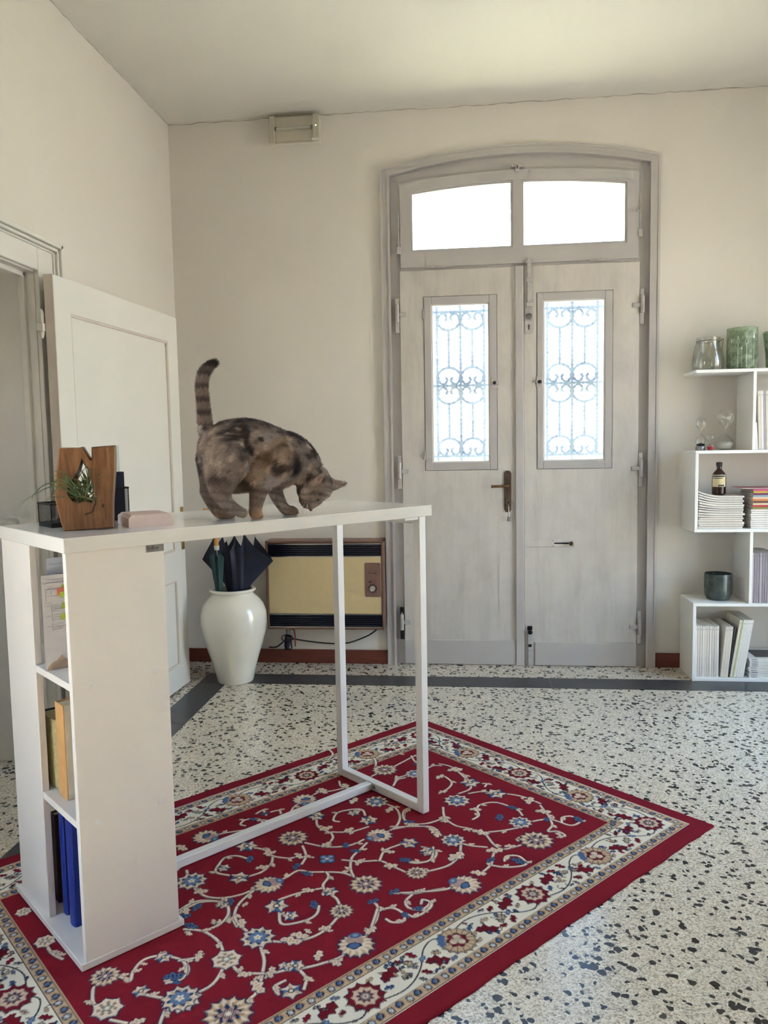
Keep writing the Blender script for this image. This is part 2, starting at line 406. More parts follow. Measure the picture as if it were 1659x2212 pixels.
# floor
bm = bm_new(); box(bm, hx-1.5, RIGHT_X+T, REAR_Y-T, D+T, -0.12, 0.0)
floor = tag(mesh_obj('floor', bm, 'terrazzo'), 'cream terrazzo floor with scattered black chips', 'floor', kind='structure')
def band_piece(x0, x1, y0, y1):
    b = bm_new(); box(b, x0, x1, y0, y1, -0.01, 0.0008); return mesh_obj('band_tile', b, 'band', floor)
x = -1.45
while x < 1.8:
    x2 = min(x+0.62, 1.82); band_piece(x, x2-0.0015, 3.973, 4.148); x = x2
y = 3.9715
while y > REAR_Y+0.3:
    y2 = max(y-0.62, REAR_Y+0.25); band_piece(-1.45, -1.298, y2+0.0015, y); y = y2
y = 3.9715
while y > REAR_Y+0.3:
    y2 = max(y-0.62, REAR_Y+0.25); band_piece(1.67, 1.82, y2+0.0015, y); y = y2
b = bm_new(); pts = [(0.965+0.02, 3.97, 0.0009)]
for i in range(16):
    pts.append((0.985-0.022*i+random.uniform(-0.014, 0.014), 3.97-0.040*i, 0.0008))
tube(b, pts, [0.0011*random.uniform(0.3, 1.2) for _ in pts], 4); mesh_obj('floor_crack', b, 'crack', floor)
# baseboards
def baseboard(name, x0, x1, y0, y1, label):
    b = bm_new(); box(b, x0, x1, y0, y1, 0.0005, 0.08, 0.003); return tag(mesh_obj(name, b, 'baseboard'), label, 'baseboard', kind='structure')
baseboard('baseboard_back', WALL_X+0.001, -0.475, D-0.014, D-0.0005, 'reddish wooden baseboard under the gas heater')
baseboard('baseboard_back', 1.009, RIGHT_X-0.001, D-0.014, D-0.0005, 'reddish wooden baseboard running behind the white bookcase')
baseboard('baseboard_left', WALL_X+0.0005, WALL_X+0.014, 3.062, D-0.016, 'reddish wooden baseboard behind the open white door')
baseboard('baseboard_left', WALL_X+0.0005, WALL_X+0.014, REAR_Y+0.016, 1.69, 'reddish wooden baseboard nearest the viewer on the left')
baseboard('baseboard_right', RIGHT_X-0.014, RIGHT_X-0.0005, REAR_Y+0.016, RIGHT_WIN[0], 'reddish wooden baseboard along the right wall')
baseboard('baseboard_rear', WALL_X+0.016, RIGHT_X-0.016, REAR_Y+0.0005, REAR_Y+0.014, 'reddish wooden baseboard behind the viewer')
# ground outside
t = NT('sunny_lawn_and_gravel'); t.set(t.ramp(t.noise(0.8, 6, 0.7), [(0.3, srgb(188, 186, 140)), (0.55, srgb(208, 202, 172)), (0.75, srgb(222, 216, 200))]), 0.9); M['ground'] = t.m
bm = bm_new(); box(bm, -30, 30, D+T+0.001, 45, -0.40, -0.16)
tag(mesh_obj('ground', bm, 'ground'), 'sunlit lawn and gravel outside the front door', 'ground', kind='structure')
# windows behind the viewer: frame members and panes
def plain_window(name, axis, a0, a1, z0, z1, pos, label):
    root = thing(name, label, 'window', (0, 0, 0), kind='structure')
    def bx(b, p0, p1, q0, q1, w=0.03):
        if axis == 'y': box(b, pos-w, pos+w, p0, p1, q0, q1, 0.003)
        else: box(b, p0, p1, pos-w, pos+w, q0, q1, 0.003)
    b = bm_new(); bx(b, a0, a1, z0, z0+0.06); bx(b, a0, a1, z1-0.06, z1); bx(b, a0, a0+0.06, z0+0.06, z1-0.06); bx(b, a1-0.06, a1, z0+0.06, z1-0.06)
    part(root, 'window_frame', b, 'casing_white')
    mid = (a0+a1)/2; b = bm_new(); bx(b, mid-0.035, mid+0.035, z0+0.06, z1-0.06, 0.025); part(root, 'mullion', b, 'casing_white')
    for p0, p1 in ((a0+0.06, mid-0.035), (mid+0.035, a1-0.06)):
        b = bm_new(); bx(b, p0, p1, z0+0.06, z1-0.06, 0.002); part(root, 'pane', b, 'glass')
    return root
plain_window('window_2', 'y', LEFT_WIN[0], LEFT_WIN[1], LEFT_WIN[2], LEFT_WIN[3], WALL_X-0.2, 'white casement window in the left wall beside the viewer')
plain_window('window_3', 'y', RIGHT_WIN[0], RIGHT_WIN[1], RIGHT_WIN[2], RIGHT_WIN[3], RIGHT_X+0.2, 'tall glazed garden window in the right wall')
plain_window('added_passage_window', 'x', -2.9, -2.4, 1.2, 1.8, 1.05, 'added unseen window lighting the passage beyond the open doorway')  # out of view, added so daylight reaches the doorway reveal

# ================================================================== front door: casing, fixed frame, transom, two leaves
# casing with a raised bead along the inner edge
def arch_band(b, hw0, ze0, s0, hw1, ze1, s1, y0, y1, zb=0.0):
    o = [(ARC_C-hw0, zb)] + arc(hw0, ze0, s0) + [(ARC_C+hw0, zb)]
    i = [(ARC_C-hw1, zb)] + arc(hw1, ze1, s1) + [(ARC_C+hw1, zb)]
    n = len(o)
    V = [[b.verts.new((p[0], yy, p[1])) for p in L] for L in (o, i) for yy in (y0, y1)]
    o0, o1, i0, i1 = V
    for k in range(n-1):
        b.faces.new((o0[k], o0[k+1], i0[k+1], i0[k])); b.faces.new((o1[k+1], o1[k], i1[k], i1[k+1]))
        b.faces.new((o0[k+1], o0[k], o1[k], o1[k+1])); b.faces.new((i0[k], i0[k+1], i1[k+1], i1[k]))
    for k in (0, n-1): b.faces.new((o0[k], i0[k], i1[k], o1[k]))
trim1 = thing('trim_1', 'grey painted arched casing around the front door', 'door casing', (ARC_C, D, 0), kind='structure')
b = bm_new(); arch_band(b, 0.739, 2.735, 0.092, 0.690, 2.702, 0.080, D-0.022, D+0.004); part(trim1, 'casing', b, 'frame_grey')
b = bm_new(); arch_band(b, 0.739, 2.735, 0.092, 0.728, 2.727, 0.090, D-0.026, D-0.020); part(trim1, 'outer_bead', b, 'frame_grey')
b = bm_new(); arch_band(b, 0.700, 2.708, 0.082, 0.688, 2.700, 0.079, D-0.029, D-0.020); part(trim1, 'inner_bead', b, 'frame_grey')
trim2 = thing('trim_2', 'fixed grey door frame inside the arched casing', 'door frame', (ARC_C, D, 0), kind='structure')
b = bm_new(); arch_band(b, 0.6995, 2.7045, 0.082, 0.634, 2.6625, 0.042, D+0.008, D+0.10); part(trim2, 'frame', b, 'frame_grey')
b = bm_new(); box(b, ARC_C-0.632, ARC_C+0.632, D+0.002, D+0.10, 2.188, 2.225); part(trim2, 'transom_bar', b, 'frame_grey')
b = bm_new(); box(b, ARC_C-0.66, ARC_C+0.66, D+0.02, D+0.12, -0.02, 0.001); part(trim2, 'sill', b, 'band')
# transom window
w1 = thing('window_1', 'arched transom window over the front door with two bright panes', 'window', (ARC_C, D, 2.21), kind='structure')
y0, y1 = D-0.014, D+0.034
def pane_shape(x0, x1, zb, ins=0.0):
    tp = arc(0.632, 2.6005+0.002, 0.045, 12, x0+ins, x1-ins)
    return [(x0+ins, zb+ins)] + [(p[0], p[1]-ins) for p in tp] + [(x1-ins, zb+ins)]
sash_out = arc(0.632, 2.660, 0.041, 24)
b = bm_new()
L_, R_ = (-0.311, 0.2416), (0.2866, 0.838); ZB = 2.2955; zs = 2.2128
box(b, ARC_C-0.632, ARC_C+0.632, y0, y1, zs, ZB)
box(b, ARC_C-0.632, L_[0], y0, y1, ZB, 2.604); box(b, R_[1], ARC_C+0.632, y0, y1, ZB, 2.604)
box(b, ARC_C-0.630, L_[0], y0+0.0008, y1-0.0008, 2.60, 2.625); box(b, R_[1], ARC_C+0.630, y0+0.0008, y1-0.0008, 2.60, 2.625)
box(b, L_[1], R_[0], y0+0.0008, y1, ZB, 2.652)
ptop = arc(0.632, 2.6025, 0.045, 24)
prism(b, sash_out + ptop[::-1], y0, y1)
part(w1, 'sash', b, 'sash_grey')
for k, (a, c) in enumerate((L_, R_)):
    o = pane_shape(a, c, ZB); i = pane_shape(a, c, ZB, 0.012)
    b = bm_new(); ring_prism(b, o, i, D-0.006, D+0.020); part(w1, 'glazing_bead', b, 'sash_grey')
    b = bm_new(); prism(b, pane_shape(a, c, ZB, 0.001), D+0.018, D+0.021); part(w1, 'pane', b, 'pane_clear')
b = bm_new(); box(b, 0.232, 0.296, D-0.022, D-0.003, 2.712, 2.727, 0.002); box(b, 0.255, 0.274, D-0.030, D-0.014, 2.684, 2.722, 0.003); tl_ = part(w1, 'top_latch', b, 'metal_painted')
b = bm_new(); cyl(b, (0.2645, D-0.031, 2.700), (0.2645, D-0.031, 2.716), 0.0022, 8); part(w1, 'keyhole', b, 'dark_metal', parent=tl_)
for cx_ in (-0.174, 0.699):
    b = bm_new(); tube(b, [(cx_-0.056, D-0.017, 2.2115), (cx_+0.056, D-0.017, 2.2115)], 0.0055, 8); part(w1, 'hinge', b, 'metal_painted')
for sx, zt in ((-0.375, 2.51), (0.905, 2.545)):
    s = 1 if sx > 0 else -1
    b = bm_new(); tube(b, [(sx, D-0.018, zt-0.19), (sx, D-0.018, zt)], 0.003, 6); box(b, sx-0.010, sx+0.010, D-0.024, D-0.004, zt-0.225, zt-0.185, 0.002)
    tube(b, [(sx, D-0.018, zt-0.09), (sx-s*0.012, D-0.026, zt-0.09), (sx-s*0.022, D-0.026, zt-0.096)], 0.003, 6)
    part(w1, 'stay', b, 'metal_painted')

# leaves
YL0, YL1 = D-0.010, D+0.036
M['iron'] = plain('blue_grey_grille_iron', srgb(92, 120, 160), 0.5, 0.0, var=0.2, scale=80)
def twist(pts, step=0.0060, r0=0.0058, r1=0.0092):
    """resample a path and modulate its radius like a twisted bar"""
    P = [np.array(p, float) for p in pts]; out = []; rs = []; k = 0
    for a, c in zip(P[:-1], P[1:]):
        L = np.linalg.norm(c-a); n = max(1, int(round(L/step)))
        for i in range(n):
            out.append(a+(c-a)*i/n); rs.append(r1 if (k % 4) < 2 else r0); k += 1
    out.append(P[-1]); rs.append(r1); return [tuple(p) for p in out], rs
def grille(root, gx0, gx1, z0, z1):
    y = D+0.075; W_ = gx1-gx0; xc = (gx0+gx1)/2; q = W_*0.415
    zt, zm, zb = z1-0.030, (z0+z1)/2-0.005, z0+0.032
    def bar(p, q_):
        b = bm_new(); pt, rs = twist([p, q_]); tube(b, pt, rs, 6); part(root, 'grille_bar', b, 'iron')
    for x in (xc-q, xc, xc+q): bar((x, y, z0-0.03), (x, y, z1+0.03))
    for z in (zt, zm, zb): bar((gx0-0.02, y, z), (gx1+0.02, y, z))
    rr = q/2
    def scroll(cx, zc, s):
        half = [(-0.30, -0.40), (-0.17, -0.44), (-0.14, -0.62), (-0.30, -0.76), (-0.50, -0.70), (-0.54, -0.45), (-0.66, -0.20), (-0.98, -0.62), (-0.94, -1.0), (-0.62, -1.38), (0, -1.55)]
        half = [(-0.34, -0.62), (-0.24, -0.66), (-0.16, -0.52), (-0.24, -0.30), (-0.48, -0.12), (-0.78, -0.28), (-0.97, -0.66), (-0.88, -1.05), (-0.52, -1.40), (0, -1.53)]
        pts = half + [(-a, c) for a, c in half[-2::-1]]
        p3 = smooth_pts([(cx+a*rr, y, zc+s*c*rr) for a, c in pts], 4)
        b = bm_new(); pt, rs = twist(p3, 0.0060, 0.0056, 0.0088); tube(b, pt, rs, 6); part(root, 'grille_scroll', b, 'iron')
        for a, c in ((-0.48, -0.06), (0.48, -0.06), (-0.96, -0.66), (0.96, -0.66)):
            b = bm_new(); lathe(b, [(0.0, 0.006), (0.010, 0.004), (0.013, 0.0), (0.010, -0.004), (0.0, -0.006)], 7, mtx=Matrix.Translation((cx+a*rr, y, zc+s*c*rr)) @ Matrix.Rotation(PI/2, 4, 'X'))
            part(root, 'rosette', b, 'iron')
    for cx in (xc-q/2, xc+q/2):
        scroll(cx, zt, 1); scroll(cx, zm, -1); scroll(cx, zm, 1); scroll(cx, zb, -1)
        bar((cx, y, zt-1.53*rr), (cx, y, zm+1.53*rr)); bar((cx, y, zm-1.53*rr), (cx, y, zb+1.53*rr))
def hinge(root, x, z, dark=False, s=1):
    b = bm_new(); tube(b, [(x, D-0.022, z-0.045), (x, D-0.022, z-0.043), (x, D-0.022, z+0.045), (x, D-0.022, z+0.047)], [0.006, 0.010, 0.010, 0.006], 10)
    cyl(b, (x, D-0.022, z+0.047), (x, D-0.022, z+0.056), 0.004, 8)
    h = part(root, 'hinge', b, 'metal_painted')
    b = bm_new(); box(b, min(x, x+s*0.05), max(x, x+s*0.05), D-0.018, D-0.008, z-0.012, z+0.010, 0.002); part(root, 'hinge_strap', b, 'metal_painted', parent=h)
    b = bm_new(); box(b, x-0.012, x+0.010, D-0.0105, D-0.004, z-0.10, z+0.085, 0.002); part(root, 'hinge_plate', b, 'dark_metal' if dark else 'metal_painted', parent=h)
def leaf(name, label, x0, x1, wx0, wx1, gx0, gx1, wz0=1.102, wz1=2.054, gz0=1.147, gz1=2.011):
    root = thing(name, label, 'door', ((x0+x1)/2, D, 0), kind='structure')
    b = bm_new(); zb, zt = 0.004, 2.1955
    box(b, x0, wx0, YL0, YL1, zb, zt, 0.002); box(b, wx1, x1, YL0, YL1, zb, zt, 0.002)
    box(b, wx0-0.003, wx1+0.003, YL0, YL1, zb, wz0, 0.0); box(b, wx0-0.003, wx1+0.003, YL0, YL1, wz1, zt, 0.0)
    part(root, 'leaf_panel', b, 'door_worn')
    # small opening casement in the leaf
    b = bm_new(); g = 0.002; a0, a1, c0, c1 = wx0+g, wx1-g, wz0+g, wz1-g
    box(b, a0, gx0, D-0.014, D+0.02, c0, c1, 0.002); box(b, gx1, a1, D-0.014, D+0.02, c0, c1, 0.002)
    box(b, gx0, gx1, D-0.0135, D+0.02, c0, gz0, 0.002); box(b, gx0, gx1, D-0.0135, D+0.02, gz1, c1, 0.002)
    cs = part(root, 'casement', b, 'sash_grey')
    b = bm_new(); ring_prism(b, [(wx0-0.004, wz0-0.004), (wx1+0.004, wz0-0.004), (wx1+0.004, wz1+0.004), (wx0-0.004, wz1+0.004)], [(wx0+0.012, wz0+0.012), (wx1-0.012, wz0+0.012), (wx1-0.012, wz1-0.012), (wx0+0.012, wz1-0.012)], D+0.0205, D+0.034); part(root, 'rebate', b, 'door_worn')
    b = bm_new(); ring_prism(b, [(gx0, gz0), (gx1, gz0), (gx1, gz1), (gx0, gz1)], [(gx0+0.007, gz0+0.007), (gx1-0.007, gz0+0.007), (gx1-0.007, gz1-0.007), (gx0+0.007, gz1-0.007)], D-0.006, D+0.012)
    part(root, 'glazing_bead', b, 'casing_white', parent=cs)
    b = bm_new(); box(b, gx0+0.001, gx1-0.001, D+0.008, D+0.011, gz0+0.001, gz1-0.001); part(root, 'pane', b, 'pane', parent=cs)
    grille(root, gx0, gx1, gz0, gz1)
    return root
d2 = leaf('door_2', 'left leaf of the worn grey front door with bronze lever handle', -0.3745, 0.2961, -0.2447, 0.1530, -0.2032, 0.1120)
d3 = leaf('door_3', 'right leaf of the worn grey front door with slide bolts', 0.2965, 0.9055, 0.3665, 0.7685, 0.4015, 0.7290)
b = bm_new(); box(b, 0.2500, 0.2955, D-0.024, D-0.008, 0.001, 2.197, 0.004); part(d2, 'meeting_strip', b, 'frame_grey')
b = bm_new(); box(b, -0.3745, 0.2490, D-0.017, D-0.008, 0.006, 0.145, 0.003); part(d2, 'kick_board', b, 'frame_grey')
b = bm_new(); box(b, 0.3540, 0.9050, D-0.019, D-0.008, 0.006, 0.137, 0.003); part(d3, 'kick_board', b, 'frame_grey')
for z, dk in ((1.964, False), (1.102, False), (0.245, True)): hinge(d2, -0.389, z, dk, 1)
for z in (1.970, 1.100, 0.229): hinge(d3, 0.920, z, False, -1)
for x, wx in ((-0.2465, 1), (0.7695, -1)):      # little hinges of the casements
    for z in (1.96, 1.19):
        b = bm_new(); cyl(b, (x, D-0.015, z-0.025), (x, D-0.015, z+0.025), 0.004, 8); part(d2 if x < 0 else d3, 'casement_hinge', b, 'metal_painted')
# bronze lever plate with pointed ends
b = bm_new(); px = 0.208; w = 0.0203
prism(b, [(px-w, 0.882), (px-w*0.5, 0.868), (px+w*0.5, 0.868), (px+w, 0.882), (px+w, 1.083), (px+w*0.5, 1.097), (px-w*0.5, 1.097), (px-w, 1.083)], D-0.016, D-0.009, bev=0.0015)
pl = part(d2, 'lever_plate', b, 'bronze')
b = bm_new(); tube(b, [(px, D-0.012, 1.014), (px, D-0.040, 1.014), (px-0.006, D-0.050, 1.014), (px-0.02, D-0.053, 1.0138), (px-0.084, D-0.053, 1.0125), (px-0.092, D-0.053, 1.0125)], [0.010, 0.009, 0.009, 0.0075, 0.0070, 0.0095], 12)
part(d2, 'lever', b, 'brass_old', parent=pl, smooth=True)
for z in (1.086, 0.879):
    b = bm_new(); cyl(b, (px, D-0.018, z), (px, D-0.015, z), 0.003, 8); part(d2, 'screw', b, 'dark_metal', parent=pl)
b = bm_new(); kz = 0.924
tube(b, [(px+0.002+0.0115*math.cos(a), D-0.028-0.002*math.sin(a), kz+0.0125*math.sin(a)) for a in [2*PI*i/20 for i in range(20)]], 0.0018, 6, closed=True)
ky = part(d2, 'key_ring', b, 'steel')
b = bm_new(); tube(b, [(px+0.002, D-0.014, 0.905), (px+0.002, D-0.026, 0.905), (px+0.002, D-0.030, 0.900), (px+0.004, D-0.030, 0.86), (px+0.004, D-0.030, 0.818)], 0.0028, 6); box(b, px-0.004, px+0.012, D-0.0315, D-0.0285, 0.818, 0.845, 0.001)
part(d2, 'key', b, 'steel', parent=ky)
# casement turn-latches with black knobs
for x, rt in ((0.1373, d2), (0.3812, d3)):
    b = bm_new(); box(b, x-0.016, x+0.016, D-0.0175, D-0.013, 1.548, 1.606, 0.004); lt = part(rt, 'turn_latch', b, 'metal_painted')
    b = bm_new(); box(b, x-0.013 if rt is d2 else x-0.024, x+0.024 if rt is d2 else x+0.013, D-0.026, D-0.017, 1.568, 1.585, 0.003); part(rt, 'latch_bar', b, 'metal_painted', parent=lt)
    b = bm_new(); lathe(b, [(0, 0.016), (0.007, 0.014), (0.010, 0.009), (0.008, 0.002), (0.008, 0.0)], 12, mtx=Matrix.Translation((x, D-0.024, 1.577)) @ Matrix.Rotation(PI/2, 4, 'X')); part(rt, 'knob', b, 'black', parent=lt, smooth=True)
# espagnolette bolt and rim lock at the head of the right leaf
b = bm_new(); a = [(0.3035, 2.196), (0.3035, 1.857)] + [(0.326+0.0235*math.cos(t_), 1.857+0.024*math.sin(t_)) for t_ in [PI+PI*i/10 for i in range(1, 10)]] + [(0.3495, 1.857), (0.3495, 2.196)]
prism(b, a, D-0.014, D-0.009, bev=0.001); lk = part(d3, 'lock_plate', b, 'metal_painted')
b = bm_new(); box(b, 0.315, 0.337, D-0.030, D-0.012, 2.000, 2.215, 0.002); tube(b, [(0.326, D-0.022, 2.20), (0.326, D-0.022, 2.236)], 0.007, 8); part(d3, 'shoot_bolt', b, 'metal_painted', parent=lk)
b = bm_new(); box(b, 0.308, 0.344, D-0.034, D-0.003, 2.206, 2.224, 0.003); part(d3, 'bolt_keep', b, 'metal_painted', parent=lk)
for z in (2.12, 1.99): 
    b = bm_new(); box(b, 0.310, 0.342, D-0.034, D-0.012, z-0.012, z+0.012, 0.003); part(d3, 'bolt_guide', b, 'metal_painted', parent=lk)
b = bm_new(); lathe(b, [(0, 0.020), (0.012, 0.020), (0.016, 0.016), (0.017, 0.0)], 20, mtx=Matrix.Translation((0.3255, D-0.012, 1.929)) @ Matrix.Rotation(PI/2, 4, 'X')); part(d3, 'lock_cylinder', b, 'steel', parent=lk, smooth=True)
b = bm_new(); box(b, 0.3215, 0.3275, D-0.0155, D-0.0135, 1.858, 1.886, 0.0008); part(d3, 'keyhole', b, 'black', parent=lk)
# slide bolt with brass knob
b = bm_new(); box(b, 0.297, 0.571, D-0.0135, D-0.009, 0.673, 0.715, 0.0015); sb = part(d3, 'slide_bolt_plate', b, 'door_worn')
b = bm_new(); box(b, 0.460, 0.555, D-0.0145, D-0.0125, 0.689, 0.697, 0.0005); part(d3, 'slot', b, 'black', parent=sb)
b = bm_new(); lathe(b, [(0, 0.030), (0.009, 0.028), (0.0125, 0.021), (0.010, 0.013), (0.006, 0.010), (0.006, 0.0)], 16, mtx=Matrix.Translation((0.549, D-0.012, 0.693)) @ Matrix.Rotation(PI/2, 4, 'X')); part(d3, 'bolt_knob', b, 'brass_old', parent=sb, smooth=True)
for z in (0.679, 0.708):
    b = bm_new(); cyl(b, (0.454, D-0.015, z), (0.454, D-0.013, z), 0.0035, 8); part(d3, 'screw', b, 'steel', parent=sb)
# bottom bolt
b = bm_new(); box(b, 0.304, 0.348, D-0.014, D-0.009, 0.003, 0.235, 0.004); bb = part(d3, 'bottom_bolt_plate', b, 'metal_painted')
b = bm_new(); box(b, 0.315, 0.337, D-0.028, D-0.012, 0.003, 0.190, 0.002); part(d3, 'shoot_bolt', b, 'metal_painted', parent=bb)
b = bm_new(); box(b, 0.317, 0.335, D-0.0295, D-0.012, 0.112, 0.128, 0.001); box(b, 0.312, 0.340, D-0.016, D-0.012, 0.205, 0.228, 0.002); part(d3, 'bolt_gap', b, 'dark_metal', parent=bb)
b = bm_new(); lathe(b, [(0, 0.034), (0.009, 0.033), (0.014, 0.026), (0.012, 0.016), (0.007, 0.010), (0.007, 0)], 16, mtx=Matrix.Translation((0.326, D-0.014, 0.199)) @ Matrix.Rotation(PI/2, 4, 'X')); part(d3, 'bolt_knob', b, 'black', parent=bb, smooth=True)

# ================================================================== doorway in the left wall and its open door
trim3 = thing('trim_3', 'white moulded casing of the doorway in the left wall', 'door casing', (WALL_X, 2.4, 0), kind='structure')
x = WALL_X; cy0, cy1, cz = DOORWAY[0]-0.147, 3.060, 2.065
b = bm_new(); box(b, x, x+0.022, DOORWAY[1], cy1, 0, cz, 0.003); box(b, x, x+0.022, cy0, DOORWAY[0], 0, cz, 0.003); box(b, x, x+0.022, DOORWAY[0], DOORWAY[1], DOORWAY[2], cz, 0.003)
part(trim3, 'casing', b, 'casing_white')
for off, th, wd in ((0.0, 0.050, 0.016), (0.018, 0.040, 0.012), (0.032, 0.030, 0.008)):
    b = bm_new(); box(b, x, x+th, cy1-off-wd, cy1-off, 0, cz-off, 0.003); box(b, x, x+th, cy0+off, cy0+off+wd, 0, cz-off, 0.003); box(b, x, x+th, cy0+off, cy1-off, cz-off-wd, cz-off, 0.003)
    part(trim3, 'moulding', b, 'casing_white')
b = bm_new(); xa = x-0.30
box(b, xa, x+0.004, DOORWAY[1]-0.004, DOORWAY[1]+0.02, 0, DOORWAY[2]); box(b, xa, x+0.004, DOORWAY[0]-0.02, DOORWAY[0]+0.004, 0, DOORWAY[2]); box(b, xa, x+0.004, DOORWAY[0], DOORWAY[1], DOORWAY[2]-0.006, DOORWAY[2]+0.02)
part(trim3, 'lining', b, 'casing_white')
b = bm_new(); box(b, x-0.055, x-0.030, DOORWAY[1]-0.020, DOORWAY[1]-0.003, 0, DOORWAY[2]-0.006, 0.003); box(b, x-0.055, x-0.030, DOORWAY[0]+0.003, DOORWAY[0]+0.020, 0, DOORWAY[2]-0.006, 0.003); box(b, x-0.055, x-0.030, DOORWAY[0], DOORWAY[1], DOORWAY[2]-0.024, DOORWAY[2]-0.004, 0.003)
part(trim3, 'stop', b, 'casing_white')
# the leaf: local frame s along the leaf, t towards the room
H_ = Vector((-1.5685, 2.893, 0)); F_ = Vector((-1.4955, 3.970, 0)); LW = (F_-H_).length
ang = math.atan2(F_.y-H_.y, F_.x-H_.x)
d1 = thing('door_1', 'open white panelled door folded back against the left wall', 'door', tuple(H_), ang, kind='structure')
# local x along leaf, local +y points to the wall (left of travel direction)
t0, t1 = 0.0, 0.040
b = bm_new(); P0, P1 = 0.112, 0.972; U0, U1, V0, V1 = 0.725, 1.788, 0.130, 0.575; G = 0.012
box(b, 0, P0, t0, t1, 0.008, 1.92, 0.002); box(b, P1, LW, t0, t1, 0.008, 1.92, 0.002)
box(b, P0-0.002, P1+0.002, t0, t1, U1, 1.92); box(b, P0-0.002, P1+0.002, t0, t1, V1, U0); box(b, P0-0.002, P1+0.002, t0, t1, 0.008, V0)
part(d1, 'leaf_frame', b, 'door_white', world=False)
for z0, z1 in ((U0, U1), (V0, V1)):
    b = bm_new(); box(b, P0-0.001, P1+0.001, t0+G, t1-G, z0-0.001, z1+0.001); pn = part(d1, 'panel', b, 'door_white', world=False)
    b = bm_new(); ring_prism(b, [(P0, z0), (P1, z0), (P1, z1), (P0, z1)], [(P0+0.010, z0+0.010), (P1-0.010, z0+0.010), (P1-0.010, z1-0.010), (P0+0.010, z1-0.010)], t0+0.004, t0+G)
    part(d1, 'panel_moulding', b, 'casing_edge', parent=pn, world=False)
b = bm_new(); box(b, -0.0015, 0.0, t0+0.001, t1-0.001, 0.008, 1.92); part(d1, 'edge_strip', b, 'casing_edge', world=False)
for z in (1.735, 0.76):
    b = bm_new(); yh = 0.052; tube(b, [(-0.006, yh, z-0.055), (-0.006, yh, z-0.048), (-0.006, yh, z-0.042), (-0.006, yh, z+0.042), (-0.006, yh, z+0.048), (-0.006, yh, z+0.055)], [0.004, 0.007, 0.0095, 0.0095, 0.007, 0.004], 10)
    hg = part(d1, 'hinge', b, 'casing_white', world=False, smooth=True)
    b = bm_new(); box(b, -0.022, 0.004, yh-0.014, yh+0.014, z-0.030, z+0.002, 0.002); part(d1, 'hinge_knuckle', b, 'casing_white', parent=hg, world=False)
b = bm_new(); hx = LW-0.030
box(b, hx-0.016, hx+0.016, -0.005, 0.0, 0.724, 0.948, 0.002); hp = part(d1, 'handle_plate', b, 'brass', world=False)
b = bm_new(); tube(b, [(hx, -0.004, 0.885), (hx, -0.045, 0.885), (hx-0.012, -0.052, 0.885), (hx-0.105, -0.052, 0.878)], [0.009, 0.008, 0.008, 0.007], 10); part(d1, 'lever', b, 'brass', parent=hp, world=False, smooth=True)

